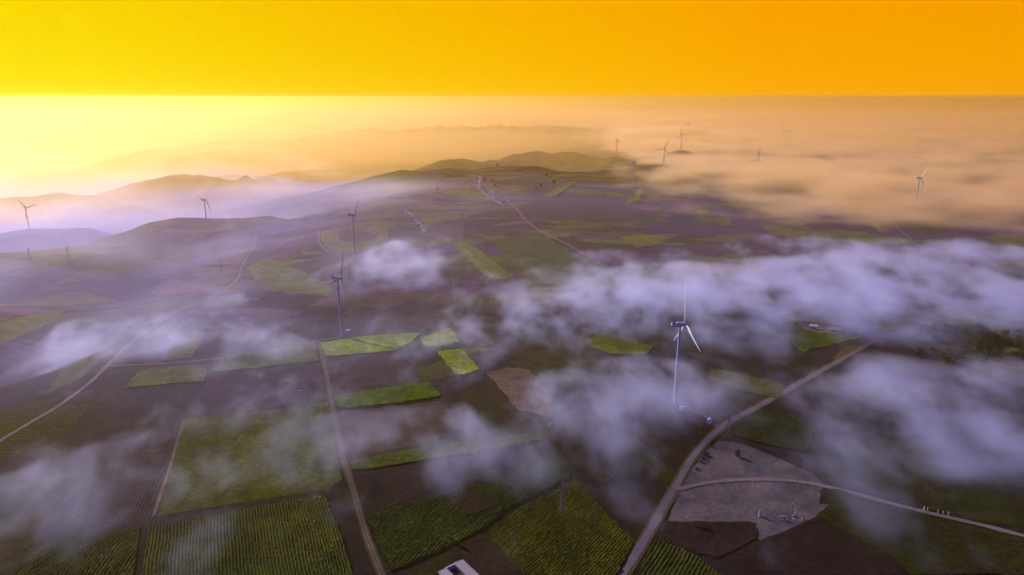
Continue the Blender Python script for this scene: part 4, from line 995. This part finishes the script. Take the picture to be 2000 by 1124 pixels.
def slab(name, x0, x1, y0, y1, ramp, ztop, zbot, n, mat, label, amp, sc):
    """closed lens of even mist: a lumpy top that rises from the front edge, a flat bottom"""
    xs = np.linspace(x0, x1, n); ys = y0 + (y1 - y0) * np.linspace(0, 1, n) ** 1.6
    X, Y = np.meshgrid(xs, ys); X = X.ravel(); Y = Y.ravel()
    Z = zbot + 1 + (ztop - zbot + amp * fbm(X / sc, Y / sc, 4.4, 5)) * sstep(y0 - ramp * .02, y0 + ramp, Y)
    Z = np.minimum(Z, CAM_H - 30)
    V = np.concatenate([np.stack([X, Y, Z], 1), np.stack([X, Y, np.full_like(X, zbot)], 1)])
    i = (np.arange(n - 1)[None, :] + n * np.arange(n - 1)[:, None]).ravel(); o = n * n
    F_ = [np.stack([i, i + 1, i + 1 + n, i + n], -1), np.stack([i + o, i + n + o, i + 1 + n + o, i + 1 + o], -1)]
    k = np.arange(n - 1)
    for a, b in ((k, k + 1), ((n - 1) * n + k + 1, (n - 1) * n + k), ((k + 1) * n, k * n), (k * n + n - 1, (k + 1) * n + n - 1)):
        F_.append(np.stack([a, a + o, b + o, b], -1))
    link(name, mesh_np(name, V, np.concatenate(F_), True), [mat], kind="stuff", label=label, category="mist")
slab("far_mist", -26000, 26000, 1700, 40000, 2200, 95, ZMIN - .5, 150, volume_mat("far_mist", (1, .72, .29), 1 / 1700, .62), "orange mist thickening towards the horizon", 55, 1500)
slab("horizon_fog", -40000, 40000, 10500, 44000, 3500, 70, ZMIN - .7, 160, volume_mat("horizon_fog", (1, .80, .16), 1 / 900, .5), "fog deck running out to the horizon", 70, 2600)

def ground_mist():
    """thin lavender mist lying on the land like a blanket, deeper over the low ground on the left"""
    xs = np.concatenate([np.arange(-3800, -1000, 90.), np.arange(-1000, 1700, 45.), np.arange(1700, 4200, 110.)]); ys = np.concatenate([np.arange(560, 2200, 40.), np.arange(2200, 5200, 100.)])
    X, Y = np.meshgrid(xs, ys); x, y = X.ravel(), Y.ravel(); T = terrain(x, y)
    s_ = -x / y
    th = (20 + 40 * sstep(.05, .5, s_) + 40 * sstep(1200, 2400, y)) * (1 + .7 * fbm(x / 330, y / 330, 2.7, 5))
    th = np.clip(th, 6, None) * sstep(560, 1250 , y + 150 * fbm(x / 300, y / 300, 9., 3) + 420 * sstep(0, .5, s_)) * (1 - sstep(1350 + 1900 * sstep(.15, .45, s_), 2700 + 1800 * sstep(.15, .45, s_), y)) * sstep(-3800, -3300, x) * (1 - sstep(3500, 4100, x))
    th = np.maximum(th, np.minimum(-30 - T, 110) * sstep(.12, .3, s_) * sstep(620, 800, y) * (1 - sstep(1700, 2000, y)))
    top = T + th + .5
    V = np.concatenate([np.stack([x, y, top], 1), np.stack([x, y, T - 7], 1)]); nx, ny = len(xs), len(ys); o = nx * ny
    i = (np.arange(nx - 1)[None, :] + nx * np.arange(ny - 1)[:, None]).ravel()
    F_ = [np.stack([i, i + 1, i + 1 + nx, i + nx], -1), np.stack([i + o, i + nx + o, i + 1 + nx + o, i + 1 + o], -1)]
    k = np.arange(nx - 1); j = np.arange(ny - 1)
    for a, b in ((k, k + 1), ((ny - 1) * nx + k + 1, (ny - 1) * nx + k), ((j + 1) * nx, j * nx), (j * nx + nx - 1, (j + 1) * nx + nx - 1)):
        F_.append(np.stack([a, a + o, b + o, b], -1))
    link("ground_mist", mesh_np("ground_mist", V, np.concatenate(F_), True), [volume_mat("ground_mist", (.36, .42, 1), 1 / 1900, .4)], kind="stuff", label="thin lavender mist lying over the fields", category="mist")
ground_mist()
def fog_object(name, lo, hi, res, dens, mat, label):
    """a fog bank: a voxel block whose density field is computed in numpy and turned into a volume grid"""
    nx, ny, nz = res
    xs, ys, zs = (np.linspace(lo[i], hi[i], res[i]) for i in range(3))
    me = bpy.data.meshes.new(name); me.vertices.add(nx * ny * nz)
    G = np.stack(np.meshgrid(xs, ys, zs, indexing='ij'), -1).reshape(-1, 3).astype(np.float32)
    me.vertices.foreach_set('co', G.ravel())
    a = me.attributes.new('fogd', 'FLOAT', 'POINT'); a.data.foreach_set('value', dens.astype(np.float32).ravel())
    o = link(name, me, [mat], kind="stuff", label=label, category="fog")
    t = bpy.data.node_groups.new(name + "_grid", 'GeometryNodeTree')
    t.interface.new_socket('Geometry', in_out='INPUT', socket_type='NodeSocketGeometry')
    t.interface.new_socket('Geometry', in_out='OUTPUT', socket_type='NodeSocketGeometry')
    N = t.nodes.new; L = t.links.new
    gi = N('NodeGroupInput'); go = N('NodeGroupOutput')
    vc = N('GeometryNodeVolumeCube'); pos = N('GeometryNodeInputPosition'); sep = N('ShaderNodeSeparateXYZ'); L(pos.outputs[0], sep.inputs[0])
    def mth(op, a, b):
        x = N('ShaderNodeMath'); x.operation = op
        for k, v in enumerate((a, b)):
            if hasattr(v, 'is_output'): L(v, x.inputs[k])
            else: x.inputs[k].default_value = v
        return x.outputs[0]
    idx = []
    for k in range(3):
        u = mth('DIVIDE', mth('SUBTRACT', sep.outputs[k], float(lo[k])), float((hi[k] - lo[k]) / (res[k] - 1)))
        fi = N('FunctionNodeFloatToInt'); fi.rounding_mode = 'ROUND'; L(u, fi.inputs[0]); idx.append(fi.outputs[0])
    def im(op, a, b):
        x = N('FunctionNodeIntegerMath'); x.operation = op
        for k, v in enumerate((a, b)):
            if hasattr(v, 'is_output'): L(v, x.inputs[k])
            else: x.inputs[k].default_value = v
        return x.outputs[0]
    ii = im('ADD', im('MULTIPLY', im('ADD', im('MULTIPLY', idx[0], ny), idx[1]), nz), idx[2])
    na = N('GeometryNodeInputNamedAttribute'); na.data_type = 'FLOAT'; na.inputs[0].default_value = 'fogd'
    si = N('GeometryNodeSampleIndex'); si.data_type = 'FLOAT'; si.domain = 'POINT'
    L(gi.outputs[0], si.inputs[0]); L(na.outputs[0], si.inputs['Value']); L(ii, si.inputs['Index'])
    L(si.outputs[0], vc.inputs['Density'])
    vc.inputs['Min'].default_value = lo; vc.inputs['Max'].default_value = hi
    for k, q in enumerate('XYZ'): vc.inputs['Resolution ' + q].default_value = res[k]
    sm = N('GeometryNodeSetMaterial'); sm.inputs['Material'].default_value = mat
    L(vc.outputs[0], sm.inputs[0]); L(sm.outputs[0], go.inputs[0])
    md = o.modifiers.new('fog grid', 'NODES'); md.node_group = t
    return o

# near wisps: (px, py, rx, ry, strength) of each wisp on the ground plane at z = 25
WISPS = [
 (60, 925, 110, 45, .7), (150, 880, 60, 30, .5), (20, 960, 60, 40, .6), (240, 885, 50, 25, .5), (300, 870, 60, 25, .6), (395, 930, 55, 45, .8), (465, 945, 35, 45, .8),
 (640, 835, 80, 22, .6), (720, 830, 60, 30, .8), (800, 830, 80, 30, .9), (870, 855, 80, 35, .9), (945, 835, 60, 30, 1.), (850, 905, 60, 40, .6), (1010, 880, 60, 40, .6),
 (1120, 790, 70, 30, .9), (1180, 800, 80, 35, .95), (1250, 735, 70, 35, .9), (1310, 740, 80, 40, .9), (1370, 760, 50, 30, .6), (1060, 720, 60, 30, .4),
 (930, 592, 70, 18, .9), (1010, 610, 70, 20, .7), (1060, 640, 70, 25, .5), (1120, 600, 90, 28, .9),
 (1190, 575, 90, 28, 1.2), (1300, 570, 100, 32, 1.4), (1420, 560, 120, 34, 1.7), (1560, 550, 140, 38, 1.9), (1700, 550, 150, 40, 1.9), (1840, 552, 110, 30, 1.3), (1960, 590, 100, 34, 1.1), (2080, 600, 100, 40, 1.1),
 (1500, 590, 120, 20, .9), (1650, 592, 120, 20, .9), (1460, 655, 50, 25, .5), (1780, 600, 90, 18, .4), (1700, 668, 140, 20, -.8), (1850, 700, 90, 16, -.35), (1480, 612, 90, 10, -.5),
 (1730, 770, 80, 45, .7), (1790, 790, 110, 50, .85), (1900, 800, 110, 60, .9), (1700, 850, 90, 50, .7), (1620, 880, 50, 40, .5), (1830, 880, 120, 60, .8), (1970, 880, 90, 80, .8), (1750, 930, 100, 40, .6), (1930, 730, 90, 30, .4), (1800, 1010, 120, 30, .3), (1650, 960, 60, 30, .3), (1560, 900, 50, 30, .3), (1950, 1000, 90, 50, .4), (2050, 740, 90, 60, .9),
 (115, 625, 40, 18, .8), (175, 625, 55, 22, 1.), (240, 640, 60, 20, .8), (310, 645, 40, 16, .7), (370, 622, 45, 20, 1.1), (440, 635, 50, 18, .8), (510, 640, 50, 18, .9), (580, 655, 45, 14, .6),
 (150, 680, 60, 20, .6), (90, 650, 60, 20, .6), (230, 590, 90, 14, .5), (330, 600, 60, 12, .5), (450, 600, 60, 12, .5), (60, 860, 60, 20, .5), (200, 930, 60, 25, .5), (330, 930, 50, 30, .5), (130, 980, 80, 30, .5), (470, 880, 60, 25, .5), (590, 900, 40, 25, .5), (560, 850, 50, 20, .6), (770, 950, 60, 30, .45), (900, 940, 60, 30, .5), (960, 900, 60, 30, .6), (1050, 920, 50, 30, .5), (1100, 850, 50, 25, .55), (1250, 830, 50, 20, .5), (1400, 700, 60, 30, .6), (1450, 740, 50, 25, .5), (640, 760, 40, 20, .4), (700, 790, 50, 15, .5), (480, 760, 60, 20, .4), (1000, 560, 60, 14, .6), (1100, 530, 70, 14, .6), (900, 640, 60, 20, .4), (745, 485, 45, 18, .8), (790, 475, 45, 20, 1.0), (815, 505, 50, 16, .6), (780, 520, 60, 14, .4), (425, 545, 30, 8, .7),
 (1160, 492, 50, 12, .7), (1070, 510, 60, 14, .5), (1280, 500, 70, 12, .6), (1580, 470, 60, 18, .8), (1700, 490, 90, 16, .7), (1850, 490, 90, 20, .8), (1980, 500, 80, 20, .8),
 (700, 730, 60, 20, .25), (810, 660, 30, 20, .35), (850, 620, 60, 16, .3), (730, 610, 50, 14, .25), (560, 740, 80, 25, .25), (350, 780, 60, 30, .3),
]
def near_fog(lo, hi, v, y_in, y_out, label):
    res = tuple(int((hi[i] - lo[i]) / v[i]) + 1 for i in range(3))
    xs, ys, zs = (np.linspace(lo[i], hi[i], res[i]) for i in range(3))
    X, Y = np.meshgrid(xs, ys, indexing='ij')
    T = terrain(X.ravel(), Y.ravel()).reshape(X.shape)
    # domain warp so that no patch keeps an elliptic outline
    wx = X + 55 * fbm(X / 190, Y / 190, 3.3, 4); wy = Y + 80 * fbm(X / 190, Y / 190, 9.3, 4)
    C = np.zeros(X.shape)
    for px, py, rx, ry, s in WISPS:
        c = at_z(px, py, 22.); a = at_z(px + rx, py, 22.)[0] - c[0]
        b = (at_z(px, py - ry, 22.)[1] - at_z(px, py + ry, 22.)[1]) / 2
        q = ((wx - c[0]) / a) ** 2 + ((wy - c[1]) / b) ** 2
        C = C + s * np.exp(-q * .9) * (1 - .35 * np.minimum(C, 1)) + .09 * s * np.exp(-q * .25)
    Z = zs[None, None, :]
    H = (Z - T[:, :, None])
    X3, Y3, Z3 = X[:, :, None], Y[:, :, None], Z
    C3 = np.minimum(C, 2.1)[:, :, None]
    top = 17 + 26 * np.minimum(C3, 1.5)
    prof = sstep(-33, -24, H) * (.25 + .75 * sstep(-2, 7, H)) * (1 - sstep(top * .35, top, H))
    D = np.zeros((len(xs), len(ys), len(zs)))
    act = (C3 * prof) > .02
    i, j, k = np.nonzero(act)
    x, y, z = xs[i], ys[j], zs[k]
    ux = x + 22 * pnoise(x / 60, y / 60, z / 40 + 4); uy = y + 22 * pnoise(x / 60 + 9, y / 60, z / 40)
    n = fbm(ux / 58, uy / 90, z / 40, 7, .66) * 1.3
    c = C3[i, j, 0]; 
    c = np.minimum(c, 1.2); d = np.clip(c * .76 + n * 1.45 - .42, 0, None) + .35 * np.clip(c * .5 + n * .9 - .06, 0, .5) * prof[i, j, k]
    D[i, j, k] = d * (.0062 + .0035 * sstep(.8, 1.2, c))
    # thin ground mist, thicker in the valleys on the left
    left = sstep(-.05, .45, -X / Y) * sstep(450, 900, Y)
    mist = (.00005 + .00070 * left + .00010 * sstep(900, 1300, Y))[:, :, None] * sstep(-33, -24, H) * (1 - sstep(25, 75 , H)) * (1 + .8 * fbm(X / 260, Y / 260, 1.1, 4))[:, :, None]
    mist = mist * (sstep(-1300, -1000, X) * (1 - sstep(1600, 1890, X)) * sstep(330, 480, Y))[:, :, None] * (1 - sstep(1850, 1990, Y))[:, :, None]
    D = D + np.clip(mist, 0, None)
    D *= (sstep(y_in - 40, y_in + 40, Y) * (1 - sstep(y_out - 40, y_out + 40, Y)) * sstep(lo[0], lo[0] + 40, X) * (1 - sstep(hi[0] - 40, hi[0], X)))[:, :, None]
    D[:, 0] = D[:, -1] = 0; D[0] = D[-1] = 0; D[:, :, -1] = 0
    return fog_object("fog_wisps", lo, hi, res, D, volume_mat("fog_near", (.73, .78, 1.0), 1.0, .35, True),
                      label)
SEA = np.array([at_z(px, py, 40.)[:2] for px, py in ((1130, 236), (1170, 262), (1195, 296), (1215, 330), (1270, 352), (1330, 360), (1420, 385), (1480, 385), (1560, 400), (1640, 418), (1740, 436), (1850, 450), (2000, 478), (2300, 530))])
def sea_fog(name, lo, hi, v, fade_in, fade_out, sc, label):
    res = tuple(int((hi[i] - lo[i]) / v[i]) + 1 for i in range(3))
    xs, ys, zs = (np.linspace(lo[i], hi[i], res[i]) for i in range(3))
    X, Y = np.meshgrid(xs, ys, indexing='ij')
    T = terrain(X.ravel(), Y.ravel()).reshape(X.shape)
    sl_ = X / Y + .05 * fbm(X / 500, Y / 500, 7.7, 4); ps = SEA[:, 0] / SEA[:, 1]; o = np.argsort(ps)
    edge = np.zeros(X.shape)
    for dk in np.linspace(-.075, .075, 13): edge += np.interp(sl_ + dk, ps[o], SEA[:, 1][o]) / 13
    edge = np.where(sl_ < ps.min(), SEA[0, 1] + 12000 * (ps.min() - sl_), edge)
    edge = np.minimum(edge, 9200)
    w = 330 * fbm(X / 700, Y / 700, 2.2, 5)
    far_ = sstep(4200, 6500, Y); C = 1.5 * sstep(-250 - 900 * far_, 750 + 3200 * far_, Y + w * (1 + far_) - edge)
    C = C * sstep(fade_in[0], fade_in[1], Y) * (1 - sstep(fade_out[0], fade_out[1], Y)) * sstep(lo[0], lo[0] + 300, X) * (1 - sstep(hi[0] - 400, hi[0], X))
    zs3 = zs[None, None, :]; H = zs3 - T[:, :, None]
    n2 = fbm(X / 560, Y / 300, 6.1, 5, .58)[:, :, None]
    topA = np.minimum(44 + 95 * n2 + 20 * sstep(3000, 8000, Y)[:, :, None], 84)
    for px, py, d_, up_ in ((1481, 311, 2400, 34), (1796, 348, 1780, 66), (1345, 241, 5200, 22)):
        f_ = hub_to_foot(px, py, d_); q = np.exp(-((X - f_[0]) ** 2 + ((Y - f_[1]) * .8) ** 2) / (260. + 60 * (d_ > 3000)) ** 2)
        C = C + 1.1 * q; topA = topA + (up_ * q)[:, :, None]
    D = np.zeros(H.shape)
    pr = (1 - sstep(topA * .5, np.maximum(topA, 12), zs3)) * sstep(-25, 10, H) * (C > .01)[:, :, None]
    i, j, k = np.nonzero(pr > .01)
    x, y, z = xs[i], ys[j], zs[k]
    ux = x + sc * .25 * pnoise(x / sc, y / sc, z / 60 + 4); uy = y + sc * .25 * pnoise(x / sc + 9, y / sc, z / 60)
    n = fbm(ux / sc, uy / (sc * .8), z / (sc * .35), 6, .6)
    D[i, j, k] = np.clip(np.minimum(C[i, j], 1.6) * .62 + n * 1.5 - .36, 0, None) * pr[i, j, k] * .0085
    D[:, 0] = D[:, -1] = 0; D[0] = D[-1] = 0; D[:, :, -1] = 0
    fog_object(name, lo, hi, res, D, volume_mat(name, (1, .78, .42), 1.0, .5, True), label)
def far_fog():
    sea_fog("fog_sea", (-300., 1400., -60.), (4700., 5400., 150.), (21., 21., 8.), (1400, 1560), (4900, 5390), 190., "billowing sea of peach fog over the land at the right")
    sea_fog("fog_sea", (-7000., 4800., -180.), (9000., 13000., 170.), (46., 46., 15.), (4850, 5300), (12000, 12990), 460., "far fog sea spreading under the horizon")
def valley_fog():
    lo = (-5500., 1900., -260.); hi = (900., 8000., 90.); v = (30., 30., 12.)
    res = tuple(int((hi[i] - lo[i]) / v[i]) + 1 for i in range(3))
    xs, ys, zs = (np.linspace(lo[i], hi[i], res[i]) for i in range(3))
    X, Y = np.meshgrid(xs, ys, indexing='ij'); sl_ = X / Y
    T = terrain(X.ravel(), Y.ravel()).reshape(X.shape)
    low = sstep(.0, .35, -sl_) * sstep(1950, 2500, Y) * (1 - sstep(3300, 6500, Y) * .4) * (1 - sstep(7000, 7900, Y)) * sstep(-5500, -4700, X)
    zs3 = zs[None, None, :]; H = zs3 - T[:, :, None]
    n2 = fbm(X / 1300, Y / 1300, 6.1, 4)[:, :, None]
    nA = fbm((X / 420)[:, :, None], (Y / 300)[:, :, None], zs3 / 110, 5, .55)
    topB = -128 + 50 * n2 + 40 * sstep(3600, 5200, Y)[:, :, None]
    D = low[:, :, None] * np.clip(.55 + nA * 1.0, 0, None) * (1 - sstep(topB - 30, topB + 45, zs3)) * sstep(-25, 10, H) * .0014
    # a bright tongue in the gap behind the third turbine
    c = at_z(690, 388, -20.); wx = X + 120 * fbm(X / 300, Y / 300, 3.1, 4)
    q = ((wx - c[0]) / 300) ** 2 + ((Y - c[1]) / 190) ** 2
    D += (1.0 * np.exp(-q))[:, :, None] * np.clip(.45 + nA * 1.5, 0, None) * (1 - sstep(5, 45, zs3)) * sstep(-25, 10, H) * .0042
    D[:, 0] = D[:, -1] = 0; D[0] = D[-1] = 0; D[:, :, -1] = 0
    fog_object("valley_fog", lo, hi, res, D, volume_mat("valley_fog", (.95, .93, 1), 1.0, .6, True), "pale mist filling the valleys between the far hills")
import os
if not os.environ.get('NOFOG'):
    near_fog((-760., 290., -102.), (900., 990., 88.), (3.3, 3.5, 3.2), 290, 940, "torn lavender wisps of fog drifting over the near fields")
    near_fog((-1300., 890., -140.), (1900., 2000., 95.), (6., 6., 4.2), 940, 2100, "lavender fog puffs lying over the middle fields")
    far_fog(); valley_fog()
